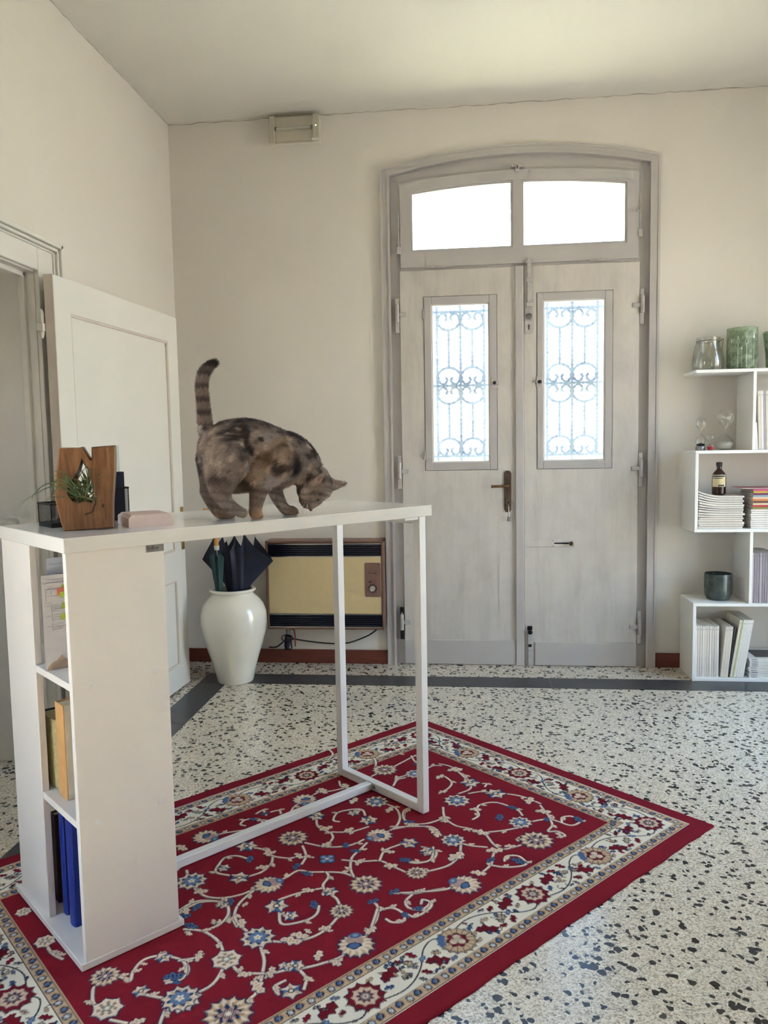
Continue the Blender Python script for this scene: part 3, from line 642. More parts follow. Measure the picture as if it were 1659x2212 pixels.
# ================================================================== rug: pile grid coloured and carved from a drawn design
RUG_T = Vector((-0.2248, 3.4758, 0.0)); RUG_A = math.atan2(-0.68, 0.733); RUG_W, RUG_L = 1.3686, 2.09
FLOWERS = [(0.313,0.498,0.0529,'d'),(0.419,0.44,0.0398,'b'),(0.319,0.874,0.0515,'p'),(0.32,1.251,0.0523,'p'),(0.496,0.695,0.0454,'b'),(0.582,0.803,0.0351,'s'),(0.508,0.806,0.0248,'s'),(0.44,0.913,0.0329,'s'),(0.509,1.055,0.0518,'d'),(0.453,1.19,0.0357,'s'),(0.531,1.163,0.025,'l'),(0.684,0.852,0.0517,'p'),(0.686,1.052,0.027,'x'),(0.517,1.411,0.0471,'b'),(0.596,1.301,0.0331,'s'),(0.518,1.307,0.0218,'s'),(0.683,1.249,0.0512,'p'),(0.657,1.144,0.0203,'k'),(0.711,1.144,0.0199,'k'),(0.87,1.053,0.0507,'d'),(0.784,0.804,0.0329,'s'),(0.925,0.906,0.0353,'d'),(0.849,0.883,0.0204,'k'),(0.863,0.806,0.0222,'s'),(0.788,1.299,0.0353,'s'),(0.851,1.22,0.0221,'k'),(0.85,1.296,0.0238,'s'),(0.925,1.183,0.0348,'d'),(0.952,1.018,0.0203,'k'),(0.948,1.091,0.0199,'k'),(0.527,1.224,0.0222,'k'),(0.707,0.96,0.019,'k'),(0.66,0.96,0.0203,'k'),(0.614,1.002,0.0229,'l'),(0.53,0.939,0.0265,'l'),(0.589,0.892,0.0221,'l'),(0.593,1.22,0.0242,'l'),(0.783,1.19,0.0206,'l'),(0.612,1.104,0.0223,'l'),(0.765,0.994,0.0194,'l'),(0.844,0.935,0.024,'l'),(0.782,0.886,0.0199,'l'),(0.436,0.749,0.0273,'l'),(0.299,0.781,0.0294,'l'),(0.786,0.696,0.0286,'l'),(0.573,0.702,0.0249,'l'),(0.723,1.358,0.0133,'l'),(0.831,1.149,0.025,'s'),(0.323,1.345,0.0281,'l'),(0.585,1.417,0.023,'l'),(0.305,1.032,0.0166,'k'),(0.316,1.08,0.0164,'k'),(0.324,0.696,0.0268,'l'),(0.364,0.367,0.0221,'k'),(0.542,1.152,0.015,'l'),(0.791,1.409,0.0235,'l'),(0.682,0.712,0.0214,'k'),(0.306,0.299,0.0227,'l'),(0.859,1.287,0.013,'k'),(0.497,0.302,0.034,'l'),(0.614,0.345,0.0399,'s'),(0.738,0.345,0.0407,'s'),(0.854,0.301,0.0309,'l'),(0.937,0.332,0.0299,'l'),(0.682,0.485,0.0497,'b'),(0.772,0.487,0.0235,'l'),(0.865,0.471,0.0263,'k'),(0.934,0.448,0.0427,'b'),(0.89,0.592,0.0316,'l'),(1.042,0.503,0.0586,'d'),(0.994,0.644,0.0302,'l'),(1.011,0.59,0.0213,'l'),(0.865,0.693,0.0423,'b'),(0.785,0.807,0.0322,'s'),(0.858,0.799,0.0255,'s'),(0.85,0.883,0.0214,'k'),(0.938,0.756,0.0359,'l'),(1.053,0.852,0.056,'p'),(1.047,0.775,0.0258,'l'),(1.083,0.64,0.0264,'k'),(1.049,0.294,0.0233,'k'),(0.848,0.385,0.0216,'k'),(0.502,0.388,0.0252,'l'),(0.599,0.47,0.0213,'l'),(0.306,0.309,0.0269,'l'),(0.761,0.623,0.017,'l'),(1.0,0.539,0.0161,'l'),(0.242,0.347,0.016,'l'),(1.051,1.07,0.0137,'k'),(1.055,1.02,0.0139,'k'),(1.024,0.696,0.0201,'k'),(0.849,0.608,0.0179,'l'),(0.804,0.703,0.0215,'l'),(0.979,0.37,0.0169,'k'),(0.871,1.41,0.0471,'b'),(1.055,1.24,0.0568,'p'),(0.939,1.354,0.0318,'l'),(0.936,1.326,0.0268,'l'),(0.955,1.26,0.0196,'l'),(0.936,1.3,0.0141,'l'),(1.032,1.337,0.0216,'l'),(1.082,1.323,0.0192,'l'),(1.026,1.401,0.0252,'s'),(1.006,1.456,0.0225,'l'),(1.092,1.458,0.0289,'s'),(1.028,1.507,0.0292,'l'),(0.893,1.512,0.04,'w'),(0.948,1.656,0.0468,'b'),(1.06,1.602,0.0594,'d'),(0.863,1.635,0.0274,'k'),(0.971,1.506,0.0199,'l'),(1.056,1.07,0.0155,'k'),(1.056,1.028,0.0157,'k'),(0.711,1.513,0.0231,'k'),(0.735,1.46,0.0133,'l'),(1.042,1.178,0.0216,'l'),(1.08,1.408,0.0128,'l'),(0.83,1.497,0.0148,'l'),(0.83,1.552,0.0166,'l'),(0.735,1.532,0.0141,'l'),(0.683,1.405,0.0196,'s'),(0.685,1.381,0.0197,'k'),(0.645,1.461,0.0207,'k'),(0.661,1.506,0.0214,'k'),(1.009,1.42,0.0182,'s'),(0.753,1.756,0.0382,'d'),(0.859,1.714,0.0222,'s'),(0.942,1.658,0.0456,'b'),(0.862,1.794,0.0378,'w'),(0.781,1.622,0.0229,'s'),(0.518,1.818,0.0288,'w'),(0.345,1.819,0.0228,'w'),(0.883,1.639,0.0158,'k'),(0.799,1.723,0.0129,'l'),(0.772,1.668,0.0101,'l'),(0.84,1.558,0.0177,'l'),(0.946,1.76,0.0193,'l'),(0.598,1.805,0.0144,'l'),(0.641,1.491,0.02,'l')]
VINES = [[(0.496,0.695),(0.57,0.678),(0.636,0.711),(0.677,0.766),(0.684,0.821)],[(0.682,0.784),(0.709,0.731),(0.753,0.692),(0.808,0.703)],[(0.548,0.789),(0.508,0.771),(0.482,0.799),(0.47,0.846),(0.502,0.888),(0.524,0.881)],[(0.616,0.832),(0.605,0.891),(0.577,0.928),(0.563,0.944),(0.596,0.962),(0.622,1.008)],[(0.454,0.923),(0.503,0.952),(0.559,0.948)],[(0.561,1.044),(0.626,1.011),(0.664,0.963),(0.672,0.925),(0.67,0.897)],[(0.572,1.062),(0.627,1.088),(0.657,1.124)],[(0.475,1.181),(0.505,1.164),(0.558,1.163),(0.603,1.134),(0.616,1.107),(0.65,1.077)],[(0.566,1.168),(0.594,1.192),(0.613,1.237),(0.606,1.283)],[(0.563,1.317),(0.522,1.336),(0.488,1.306),(0.468,1.273),(0.484,1.243),(0.524,1.227)],[(0.539,1.418),(0.568,1.423),(0.616,1.418),(0.653,1.389),(0.673,1.344),(0.677,1.304),(0.681,1.264)],[(0.688,1.219),(0.686,1.196),(0.68,1.152),(0.71,1.132),(0.742,1.097),(0.778,1.065),(0.817,1.054),(0.862,1.055)],[(0.675,1.282),(0.689,1.327),(0.711,1.371),(0.754,1.412),(0.794,1.425)],[(0.742,1.097),(0.768,1.108),(0.791,1.145),(0.823,1.158),(0.867,1.157),(0.912,1.175)],[(0.801,1.158),(0.777,1.219),(0.767,1.277)],[(0.79,1.297),(0.818,1.31),(0.866,1.332),(0.894,1.28),(0.891,1.241),(0.866,1.214)],[(0.817,1.054),(0.777,1.034),(0.73,0.991),(0.71,0.942),(0.693,0.902)],[(0.721,1.021),(0.765,0.987),(0.801,0.942),(0.844,0.935),(0.9,0.927)],[(0.801,0.942),(0.768,0.894),(0.77,0.842),(0.779,0.809)],[(0.828,0.793),(0.874,0.779),(0.903,0.818),(0.887,0.862),(0.85,0.881)],[(0.948,1.091),(0.98,1.101),(1.016,1.137),(1.031,1.167)],[(0.991,1.111),(1.004,1.075),(1.041,1.068),(1.07,1.089),(1.055,1.115),(1.033,1.118)],[(0.958,1.023),(0.998,0.98),(1.023,0.929),(1.035,0.904)],[(0.997,0.992),(1.008,1.026),(1.036,1.04),(1.065,1.02),(1.058,0.983),(1.032,0.988)],[(0.32,1.251),(0.331,1.201),(0.346,1.168),(0.367,1.114),(0.367,1.083),(0.338,1.065),(0.309,1.079),(0.3,1.105),(0.314,1.131),(0.335,1.125)],[(0.341,1.061),(0.364,1.037),(0.368,0.981),(0.333,0.931),(0.324,0.905)],[(0.286,1.052),(0.281,1.023),(0.319,1.034)],[(0.31,1.009),(0.319,0.982),(0.343,0.991)],[(0.319,0.874),(0.298,0.802),(0.32,0.76),(0.335,0.705)],[(0.274,0.688),(0.312,0.709),(0.339,0.7),(0.369,0.649)],[(0.324,0.573),(0.319,0.536)],[(0.425,0.548),(0.402,0.511),(0.407,0.474)],[(0.602,0.608),(0.61,0.653),(0.637,0.693),(0.678,0.716),(0.723,0.692),(0.739,0.634)],[(0.627,1.507),(0.617,1.463),(0.63,1.431),(0.665,1.405),(0.713,1.403),(0.749,1.428),(0.754,1.464)],[(0.099,0.601),(0.089,0.553),(0.127,0.5),(0.172,0.453),(0.231,0.473),(0.297,0.537)],[(-0.038,0.564),(-0.029,0.53),(0.049,0.547),(0.088,0.601)],[(0.323,0.499),(0.291,0.315)],[(0.435,1.417),(0.418,1.382),(0.42,1.346)],[(0.455,1.395),(0.498,1.412)],[(0.441,0.567),(0.413,0.522),(0.42,0.489)],[(0.495,0.37),(0.561,0.389),(0.591,0.431),(0.601,0.491)],[(0.686,0.557),(0.741,0.604),(0.802,0.619),(0.846,0.601),(0.877,0.597)],[(0.515,0.31),(0.56,0.314),(0.645,0.373),(0.649,0.44)],[(0.673,0.414),(0.696,0.367),(0.76,0.322),(0.818,0.295),(0.894,0.292)],[(0.814,0.546),(0.808,0.511),(0.775,0.484),(0.759,0.447),(0.786,0.396),(0.866,0.386),(0.907,0.405)],[(0.955,0.474),(0.933,0.527),(0.903,0.578)],[(0.956,0.414),(0.987,0.36),(1.056,0.346),(1.062,0.301),(1.024,0.291),(1.006,0.32),(1.026,0.349)],[(0.987,0.36),(1.017,0.389),(1.032,0.43),(1.054,0.407),(1.084,0.412),(1.082,0.424),(1.057,0.422)],[(0.916,0.593),(0.974,0.621),(1.01,0.617),(1.028,0.563)],[(0.865,0.693),(0.92,0.68),(0.965,0.648)],[(0.675,0.775),(0.719,0.718),(0.763,0.681),(0.817,0.699)],[(0.621,0.627),(0.609,0.662),(0.641,0.701),(0.691,0.719),(0.731,0.676),(0.742,0.623),(0.751,0.614)],[(0.853,0.769),(0.899,0.823),(0.887,0.869),(0.855,0.887)],[(0.903,0.698),(0.94,0.745),(0.959,0.807),(0.942,0.873),(0.923,0.91)],[(0.97,1.008),(1.004,0.964),(1.038,0.912),(1.047,0.881)],[(1.054,0.783),(1.042,0.717),(1.016,0.679),(0.997,0.648)],[(1.042,0.717),(1.077,0.696),(1.105,0.657),(1.106,0.631),(1.065,0.618),(1.041,0.644),(1.055,0.67)],[(1.046,1.063),(1.077,1.055),(1.076,1.003),(1.06,0.98),(1.035,0.986),(1.045,1.003)],[(0.416,0.306),(0.479,0.294),(0.606,0.342)],[(0.284,0.332),(0.338,0.361),(0.368,0.357),(0.422,0.408)],[(0.419,0.385),(0.413,0.337),(0.434,0.314)],[(0.903,0.304),(0.966,0.343),(0.987,0.36)],[(0.652,0.317),(0.662,0.307),(0.674,0.331)],[(0.871,1.41),(0.925,1.431),(0.962,1.448),(1.004,1.481),(1.04,1.515),(1.051,1.544),(1.062,1.572)],[(0.896,1.401),(0.936,1.364),(0.961,1.317),(0.962,1.265),(0.945,1.218),(0.926,1.183)],[(1.054,1.216),(1.045,1.187),(1.019,1.151),(0.984,1.107)],[(1.065,1.265),(1.073,1.304),(1.061,1.352),(1.046,1.39),(1.025,1.424),(1.008,1.46),(0.978,1.493),(0.954,1.513),(0.907,1.509)],[(1.046,1.402),(1.08,1.408),(1.106,1.432)],[(1.053,1.449),(1.054,1.479),(1.081,1.485)],[(0.893,1.512),(0.93,1.55),(0.95,1.583),(0.952,1.622)],[(0.712,1.532),(0.753,1.5),(0.814,1.491),(0.859,1.502)],[(0.753,1.5),(0.755,1.452),(0.728,1.412),(0.678,1.396),(0.634,1.436),(0.63,1.491),(0.64,1.508)],[(0.799,1.604),(0.831,1.592),(0.866,1.599),(0.883,1.624),(0.863,1.656)],[(0.834,1.588),(0.837,1.545)],[(0.948,1.656),(0.954,1.7),(0.984,1.723)],[(0.718,1.381),(0.748,1.405),(0.788,1.416),(0.849,1.415)],[(0.752,1.75),(0.778,1.73),(0.807,1.718),(0.782,1.7),(0.758,1.665),(0.768,1.628),(0.814,1.596),(0.851,1.598),(0.883,1.622),(0.873,1.658)],[(0.838,1.806),(0.82,1.81),(0.778,1.794),(0.772,1.785)],[(0.849,1.725),(0.889,1.704),(0.931,1.674)],[(0.952,1.68),(0.959,1.703),(0.984,1.726)],[(0.518,1.818),(0.575,1.821),(0.619,1.809)],[(0.819,1.599),(0.84,1.558)],[(0.901,1.802),(0.934,1.78)]]
def lin(r, g, b): return np.array(srgb(r, g, b)[:3], np.float32)
def draw_rug():
    px = 0.0011; nu, nv = int(RUG_W/px), int(RUG_L/px)
    rng = np.random.default_rng(3)
    uu = (np.arange(nu)+0.5)*px; vv = (np.arange(nv)+0.5)*px
    U, V = np.meshgrid(uu, vv)
    img = np.empty((nv, nu, 3), np.float32); hgt = np.zeros((nv, nu), np.float32)
    RED, DRED = lin(126, 32, 44), lin(106, 26, 36); CREAM, TAN, DTAN = lin(226, 208, 186), lin(196, 168, 136), lin(158, 132, 104)
    NAVY, BLUE, LBLUE = lin(44, 54, 84), lin(82, 108, 146), lin(142, 160, 182); IVORY = lin(228, 220, 202); INK = lin(44, 44, 54); GREY = lin(140, 132, 120); PINK = lin(196, 160, 152); ROSE = lin(120, 30, 42)
    d = np.minimum(np.minimum(U, RUG_W-U), np.minimum(V, RUG_L-V))
    side = (np.minimum(U, RUG_W-U) <= np.minimum(V, RUG_L-V)); s = np.where(side, V, U)
    img[:] = RED; 
    def band(lo, hi, c): m = (d >= lo) & (d < hi); img[m] = c; return m
    band(0.0, 0.057, RED)
    band(0.057, 0.060, IVORY); band(0.060, 0.062, INK)
    # guard bands: tan ground, navy leaves and white florets in turn
    def guard(lo, hi):
        m = (d >= lo) & (d < hi); w = hi-lo; c = (d-lo)/w-0.5; per = 0.056; k = np.floor(s/per); f = s/per-k-0.5
        img[m] = TAN
        wav = 0.20*np.sin(2*PI*s/per*1.0)
        a = m & (((f+0.22)/0.20)**2 + ((c-wav*0.6)/0.36)**2 + 0.35*np.sin(s*900)*np.sin(d*1100) < 1); img[a] = NAVY
        a = m & (((f+0.22)/0.10)**2 + ((c-wav*0.6)/0.20)**2 < 1); img[a] = BLUE
        a = m & (((f-0.24)/0.17)**2 + (c/0.40)**2 + 0.3*np.sin(s*1000) < 1); img[a] = INK
        a = m & (((f-0.24)/0.12)**2 + (c/0.28)**2 + 0.3*np.cos(s*1500) < 1); img[a] = LBLUE
        a = m & (((f-0.24)/0.07)**2 + (c/0.16)**2 < 1); img[a] = IVORY
        a = m & (np.abs(c-0.34*np.sin(2*PI*s/per*2)) < 0.07); img[a] = DTAN
    guard(0.062, 0.090); band(0.090, 0.092, INK)
    band(0.092, 0.205, IVORY); band(0.205, 0.207, INK)
    guard(0.207, 0.234); band(0.234, 0.237, INK); band(0.237, 0.240, TAN)
    def win(u, v, R):
        a, b = max(0, int((u-R)/px)), min(nu, int((u+R)/px)+1); c, e = max(0, int((v-R)/px)), min(nv, int((v+R)/px)+1)
        if a >= b or c >= e: return None
        return slice(c, e), slice(a, b)
    def put(w, m, c, h=None):
        sub = img[w]; sub[m] = c; img[w] = sub
        if h is not None: q = hgt[w]; q[m] = h; hgt[w] = q
    def polar(u, v, R, rot=0.0):
        w = win(u, v, R*1.35)
        if w is None: return None
        x, y = U[w]-u, V[w]-v; rho = np.hypot(x, y)/R; th = np.arctan2(y, x)-rot
        jit = 0.05*np.sin(x*1400+u*50)*np.sin(y*1300+v*70)
        return w, rho+jit, th, x, y
    def stroke(path, wd, c, h=None, edge=None):
        P = np.array(smooth_pts(path, 6), float)
        for a, b in zip(P[:-1], P[1:]):
            mu, mv = (a+b)/2; L = np.hypot(*(b-a)); R = L/2+wd*3+0.002; w = win(mu, mv, R)
            if w is None: continue
            x, y = U[w]-a[0], V[w]-a[1]; dx, dy = (b-a)/(L+1e-9); t_ = np.clip(x*dx+y*dy, 0, L); dist = np.hypot(x-t_*dx, y-t_*dy)
            if edge is not None: put(w, dist < wd*1.55, edge)
        for a, b in zip(P[:-1], P[1:]):
            mu, mv = (a+b)/2; L = np.hypot(*(b-a)); R = L/2+wd*3+0.002; w = win(mu, mv, R)
            if w is None: continue
            x, y = U[w]-a[0], V[w]-a[1]; dx, dy = (b-a)/(L+1e-9); t_ = np.clip(x*dx+y*dy, 0, L); dist = np.hypot(x-t_*dx, y-t_*dy)
            put(w, dist < wd, c, h)
    def ruffle(q, n, depth, lo=1.0): return lo - depth*np.abs(np.sin(q*n/2))**0.7
    def leaf(u, v, R, rot, c1, c2, out):
        g = polar(u, v, R*1.1)
        if g is None: return
        w, rho, th, x, y = g; a = x*math.cos(rot)+y*math.sin(rot); b = -x*math.sin(rot)+y*math.cos(rot)
        prof = np.clip(1-(a/R)**2, 0, None)*(0.46+0.16*np.sin(a/R*9+1)); bb = np.abs(b-0.12*R*np.sin(a/R*3))/R
        put(w, (np.abs(a) < R*1.06) & (bb < prof+0.11), out); put(w, (np.abs(a) < R) & (bb < prof), c1, 1.0)
        put(w, (np.abs(a) < R*0.8) & (bb < prof*0.45) & (np.sin(a*700) > -0.3), c2, 1.0)
    def flower(u, v, R, kind, rot):
        g = polar(u, v, R, rot)
        if g is None: return
        w, rho, th, x, y = g
        if kind in 'dw':
            n = 13 if kind == 'd' else 7; e = ruffle(th, n, 0.22)
            put(w, rho < e+0.10, NAVY); put(w, rho < e, CREAM if kind == 'w' else TAN, 1.0)
            put(w, (rho < e-0.10) & (np.abs(np.sin(th*n/2)) < 0.75), CREAM, 1.0)
            put(w, (rho < 0.62) & (rho > 0.40) & (np.sin(th*n) > 0.1), DTAN, 1.0)
            if kind == 'd':
                put(w, rho < 0.46+0.08*np.sin(th*8), NAVY, 0.9); put(w, rho < 0.34+0.08*np.sin(th*6), PINK, 1.0); put(w, (rho < 0.30) & (np.sin(x*900)*np.sin(y*900) > 0), INK, 1.0); put(w, rho < 0.12, IVORY, 1.0)
            else:
                put(w, rho < 0.34+0.1*np.sin(th*5), GREY, 1.0); put(w, rho < 0.16, IVORY, 1.0)
        elif kind == 'b':
            n = 10; e = ruffle(th, n, 0.24)
            put(w, rho < e+0.10, NAVY); put(w, rho < e, CREAM, 1.0); put(w, (rho < e-0.12) & (np.sin(th*n) > 0.3), TAN, 1.0)
            put(w, rho < 0.58+0.12*np.sin(th*8), NAVY, 0.9); put(w, rho < 0.48+0.10*np.sin(th*8+1), BLUE, 0.9); put(w, (rho < 0.5) & (np.sin(x*1100+y*500) > 0.6), LBLUE, 0.9); put(w, rho < 0.20+0.05*np.sin(th*5), IVORY, 1.0); put(w, rho < 0.08, TAN, 1.0)
        elif kind == 'p':
            n = 15; t2 = np.mod(th+PI, 2*PI)-PI; e = (0.86+0.22*np.cos(t2))*ruffle(th, n, 0.20)
            put(w, rho < e+0.11, NAVY); put(w, rho < e, CREAM, 1.0); put(w, (rho < e) & (rho > e-0.30) & (np.sin(th*n) > 0.2), TAN, 1.0)
            cx = x*math.cos(rot)+y*math.sin(rot); cyv = -x*math.sin(rot)+y*math.cos(rot)
            l1 = ((cx+0.15*R)/(0.46*R))**2 + (cyv/(0.40*R))**2
            put(w, l1 < 1+0.2*np.sin(th*7), PINK, 1.0); put(w, (l1 < 1) & (np.sin(x*1500)*np.sin(y*1500) > 0.1), GREY, 1.0)
            put(w, ((cx-0.22*R)/(0.24*R))**2 + ((cyv-0.1*R)/(0.34*R))**2 < 1+0.25*np.sin(th*6), NAVY, 0.9); put(w, ((cx-0.22*R)/(0.18*R))**2 + ((cyv-0.1*R)/(0.26*R))**2 < 1, BLUE, 0.9)
            put(w, ((cx+0.52*R)/(0.22*R))**2 + ((cyv+0.1*R)/(0.28*R))**2 < 1, BLUE, 0.9); put(w, ((cx+0.52*R)/(0.10*R))**2 + ((cyv+0.1*R)/(0.14*R))**2 < 1, LBLUE, 0.9)
        elif kind == 's':
            e = ruffle(th, 6, 0.36); put(w, rho < e+0.14, NAVY); put(w, rho < e, CREAM, 1.0)
            put(w, (rho < e) & (np.cos(th*2+1.2) > 0.55) & (rho > 0.3), BLUE, 0.9); put(w, (rho < e-0.15) & (np.cos(th*3) > 0.6), TAN, 1.0); put(w, rho < 0.30, INK, 0.9); put(w, rho < 0.17, IVORY, 1.0)
        elif kind == 'x':
            e = 0.55+0.45*np.abs(np.cos(th*2))**0.6; put(w, rho < e+0.14, INK); put(w, rho < e, BLUE, 1.0); put(w, (rho < e-0.2) & (np.cos(th*4) > 0.3), LBLUE, 1.0); put(w, rho < 0.2, CREAM, 1.0)
        elif kind == 'k': leaf(u, v, R, rot, BLUE, NAVY, INK)
        elif kind == 'l': leaf(u, v, R, rot, CREAM, TAN, NAVY)
    # field
    for pth in VINES: stroke(pth, 0.0037, CREAM, 0.9, NAVY)
    for pth in VINES:                                   # little thorns and leaflets along the stems
        P = np.array(smooth_pts(pth, 3), float)
        for i in range(3, len(P)-2, 6):
            tdir = math.atan2(P[i+1][1]-P[i-1][1], P[i+1][0]-P[i-1][0]); sgn = 1 if (i//6) % 2 else -1
            leaf(P[i][0]+0.010*math.cos(tdir+sgn*1.1), P[i][1]+0.010*math.sin(tdir+sgn*1.1), 0.012, tdir+sgn*0.8, CREAM, TAN, NAVY)
    for u, v, R, k in FLOWERS:
        if k in 'lk':
            flower(u, v, R*0.95, k, rng.uniform(0, PI))
    for u, v, R, k in FLOWERS:
        if k not in 'lk':
            rot = math.atan2(v-1.045, u-0.684) if k == 'p' else rng.uniform(0, 6)
            flower(u, v, R*0.96, k, rot)
    # main border
    mid = 0.1485; us = [0.1485+ (RUG_W-0.297)*i/4 for i in range(5)]; vs_ = [0.1485+(RUG_L-0.297)*i/6 for i in range(7)]
    runs = []
    for cu in (mid, RUG_W-mid): runs.append([(cu, v, i) for i, v in enumerate(vs_)])
    for cv in (mid, RUG_L-mid): runs.append([(u, cv, i) for i, u in enumerate(us)])
    for run in runs:
        for (a, b, i), (c, e, j) in zip(run[:-1], run[1:]):
            dx, dy = c-a, e-b; L = math.hypot(dx, dy); dx /= L; dy /= L; nx, ny = -dy, dx; sg = 1 if i % 2 else -1
            P = [(a+dx*L*f+nx*sg*h, b+dy*L*f+ny*sg*h) for f, h in ((0.06, 0.030), (0.16, 0.045), (0.30, 0.030), (0.45, -0.010), (0.60, -0.035), (0.75, -0.044), (0.9, -0.036))]
            stroke(P, 0.0020, INK); 
            a0 = math.atan2(dy, dx)
            for f, h, R, rt, col in ((0.30, -0.022, 0.030, 0.5, ROSE), (0.70, 0.020, 0.030, -0.5, ROSE), (0.42, 0.036, 0.016, 1.0, ROSE), (0.56, 0.038, 0.014, 0.2, ROSE), (0.46, -0.034, 0.014, 0.7, ROSE)):
                leaf(a+dx*L*f+nx*sg*h, b+dy*L*f+ny*sg*h, R, a0+sg*rt, col, DRED if R > 0.02 else col, INK)
            for f, h, R, col, c2 in ((0.50, 0.012, 0.020, GREY, TAN), (0.38, 0.008, 0.013, BLUE, LBLUE), (0.62, -0.012, 0.014, TAN, GREY), (0.24, 0.006, 0.012, TAN, NAVY), (0.80, -0.014, 0.013, BLUE, NAVY), (0.86, 0.036, 0.012, TAN, GREY), (0.18, -0.042, 0.012, BLUE, GREY), (0.66, 0.046, 0.010, NAVY, BLUE), (0.34, -0.047, 0.010, NAVY, TAN), (0.54, -0.046, 0.011, GREY, NAVY), (0.90, -0.012, 0.010, NAVY, GREY), (0.12, 0.020, 0.010, NAVY, TAN)):
                leaf(a+dx*L*f+nx*sg*h, b+dy*L*f+ny*sg*h, R, a0+rng.uniform(-1.2, 1.2), col, c2, INK)
        for (a, b, i), (c, e, j) in zip(run[:-1], run[1:]):
            dx, dy = c-a, e-b; L = math.hypot(dx, dy); dx /= L; dy /= L; nx, ny = -dy, dx; a0 = math.atan2(dy, dx)
            for q in range(16):
                f = rng.uniform(0.17, 0.83); h = rng.uniform(-0.048, 0.048); R = rng.uniform(0.006, 0.011); x_, y_ = a+dx*L*f+nx*h, b+dy*L*f+ny*h; an = rng.uniform(0, PI)
                if q % 2: stroke([(x_, y_), (x_+0.008*math.cos(an), y_+0.008*math.sin(an)), (x_+0.015*math.cos(an+0.7), y_+0.015*math.sin(an+0.7)), (x_+0.018*math.cos(an+1.2), y_+0.018*math.sin(an+1.2))], 0.0013, INK)
                col, c2 = ((NAVY, BLUE), (GREY, TAN), (INK, GREY), (ROSE, DRED), (DTAN, TAN), (NAVY, LBLUE))[int(rng.integers(0, 6))]
                leaf(x_, y_, R, an, col, c2, INK)
        for (a, b, i) in run:
            if i % 2 == 0:
                g = polar(a, b, 0.050); w, rho, th, x, y = g
                put(w, rho < ruffle(th, 11, 0.22)+0.06, INK); put(w, rho < ruffle(th, 11, 0.24), ROSE, 1.0); e = ruffle(th, 9, 0.14, 0.68)
                put(w, rho < e+0.04, INK); put(w, rho < e, lin(214, 186, 162), 1.0); put(w, (rho < e-0.1) & (np.sin(th*9) > 0.3), TAN, 1.0)
                put(w, rho < 0.36+0.06*np.sin(th*9), lin(92, 66, 82), 0.8); put(w, rho < 0.22, GREY, 0.9); put(w, rho < 0.13, IVORY, 1.0); put(w, rho < 0.07, ROSE, 1.0)
            else:
                g = polar(a, b, 0.052); w, rho, th, x, y = g
                put(w, rho < ruffle(th, 16, 0.16)+0.07, INK); put(w, rho < ruffle(th, 16, 0.16), TAN, 1.0); put(w, (rho < 0.92) & (rho > 0.5) & (np.abs(np.sin(th*8)) < 0.25), INK, 0.8); put(w, (rho < 0.8) & (rho > 0.55) & (np.sin(th*16) > 0.2), lin(206, 170, 140), 1.0)
                put(w, rho < 0.52+0.05*np.sin(th*7), INK, 0.9); put(w, rho < 0.46, ROSE, 0.9); put(w, rho < 0.40*np.abs(np.cos(th*1.5+0.6))**0.5, CREAM, 1.0); put(w, (rho < 0.3) & (np.sin(x*1400)*np.sin(y*1400) > 0.2), GREY, 1.0); put(w, (rho < 0.98) & (rho > 0.62) & (np.cos(th-2.2) > 0.86), BLUE, 1.0)
    img *= (1 + 0.10*(rng.random((nv, nu, 1)).astype(np.float32)-0.5))
    return img, hgt, nu, nv
def build_rug():
    img, hgt, nu, nv = draw_rug()
    k = 2; gu, gv = nu//k, nv//k
    im = img[:gv*k, :gu*k].reshape(gv, k, gu, k, 3).mean((1, 3)); hh = hgt[:gv*k, :gu*k].reshape(gv, k, gu, k).mean((1, 3))
    du, dv = RUG_W/(gu-1), RUG_L/(gv-1); rng = np.random.default_rng(5)
    uu, vv = np.meshgrid(np.arange(gu)*du, np.arange(gv)*dv)
    dd = np.minimum(np.minimum(uu, RUG_W-uu), np.minimum(vv, RUG_L-vv)); rise = np.sqrt(np.clip(1-(1-np.clip(dd/0.010, 0, 1))**2, 0, 1))
    z = 0.0005+(0.0068 + 0.0014*hh + 0.0009*(rng.random((gv, gu))-0.5))*rise
    wob = 0.0015*np.sin(vv*23)+0.001*np.sin(vv*61+1); uu2 = uu + wob*(dd < 0.02)
    co = np.stack([uu2, -vv, z], -1).reshape(-1, 3).astype(np.float32)
    idx = np.arange(gu*gv).reshape(gv, gu)
    q = np.stack([idx[:-1, :-1], idx[1:, :-1], idx[1:, 1:], idx[:-1, 1:]], -1).reshape(-1, 4)
    me = bpy.data.meshes.new('rug'); me.vertices.add(len(co)); me.vertices.foreach_set('co', co.ravel())
    me.loops.add(q.size); me.loops.foreach_set('vertex_index', q.ravel().astype(np.int32))
    me.polygons.add(len(q)); me.polygons.foreach_set('loop_start', np.arange(0, q.size, 4, dtype=np.int32))
    me.update(calc_edges=True)
    ca = me.color_attributes.new('pile', 'FLOAT_COLOR', 'POINT')
    ca.data.foreach_set('color', np.concatenate([im.reshape(-1, 3), np.ones((gu*gv, 1), np.float32)], 1).ravel().astype(np.float32))
    t = NT('rug_pile'); a = t.n('ShaderNodeVertexColor', layer_name='pile'); t.set(a.outputs['Color'], 0.9); t.b.inputs['Specular IOR Level'].default_value = 0.04
    me.materials.append(t.m)
    o = bpy.data.objects.new('rug', me); COL.objects.link(o); o.location = RUG_T; o.rotation_euler = (0, 0, RUG_A)
    return tag(o, 'red floral rug with ivory border lying on the terrazzo floor', 'rug')
rug = build_rug()

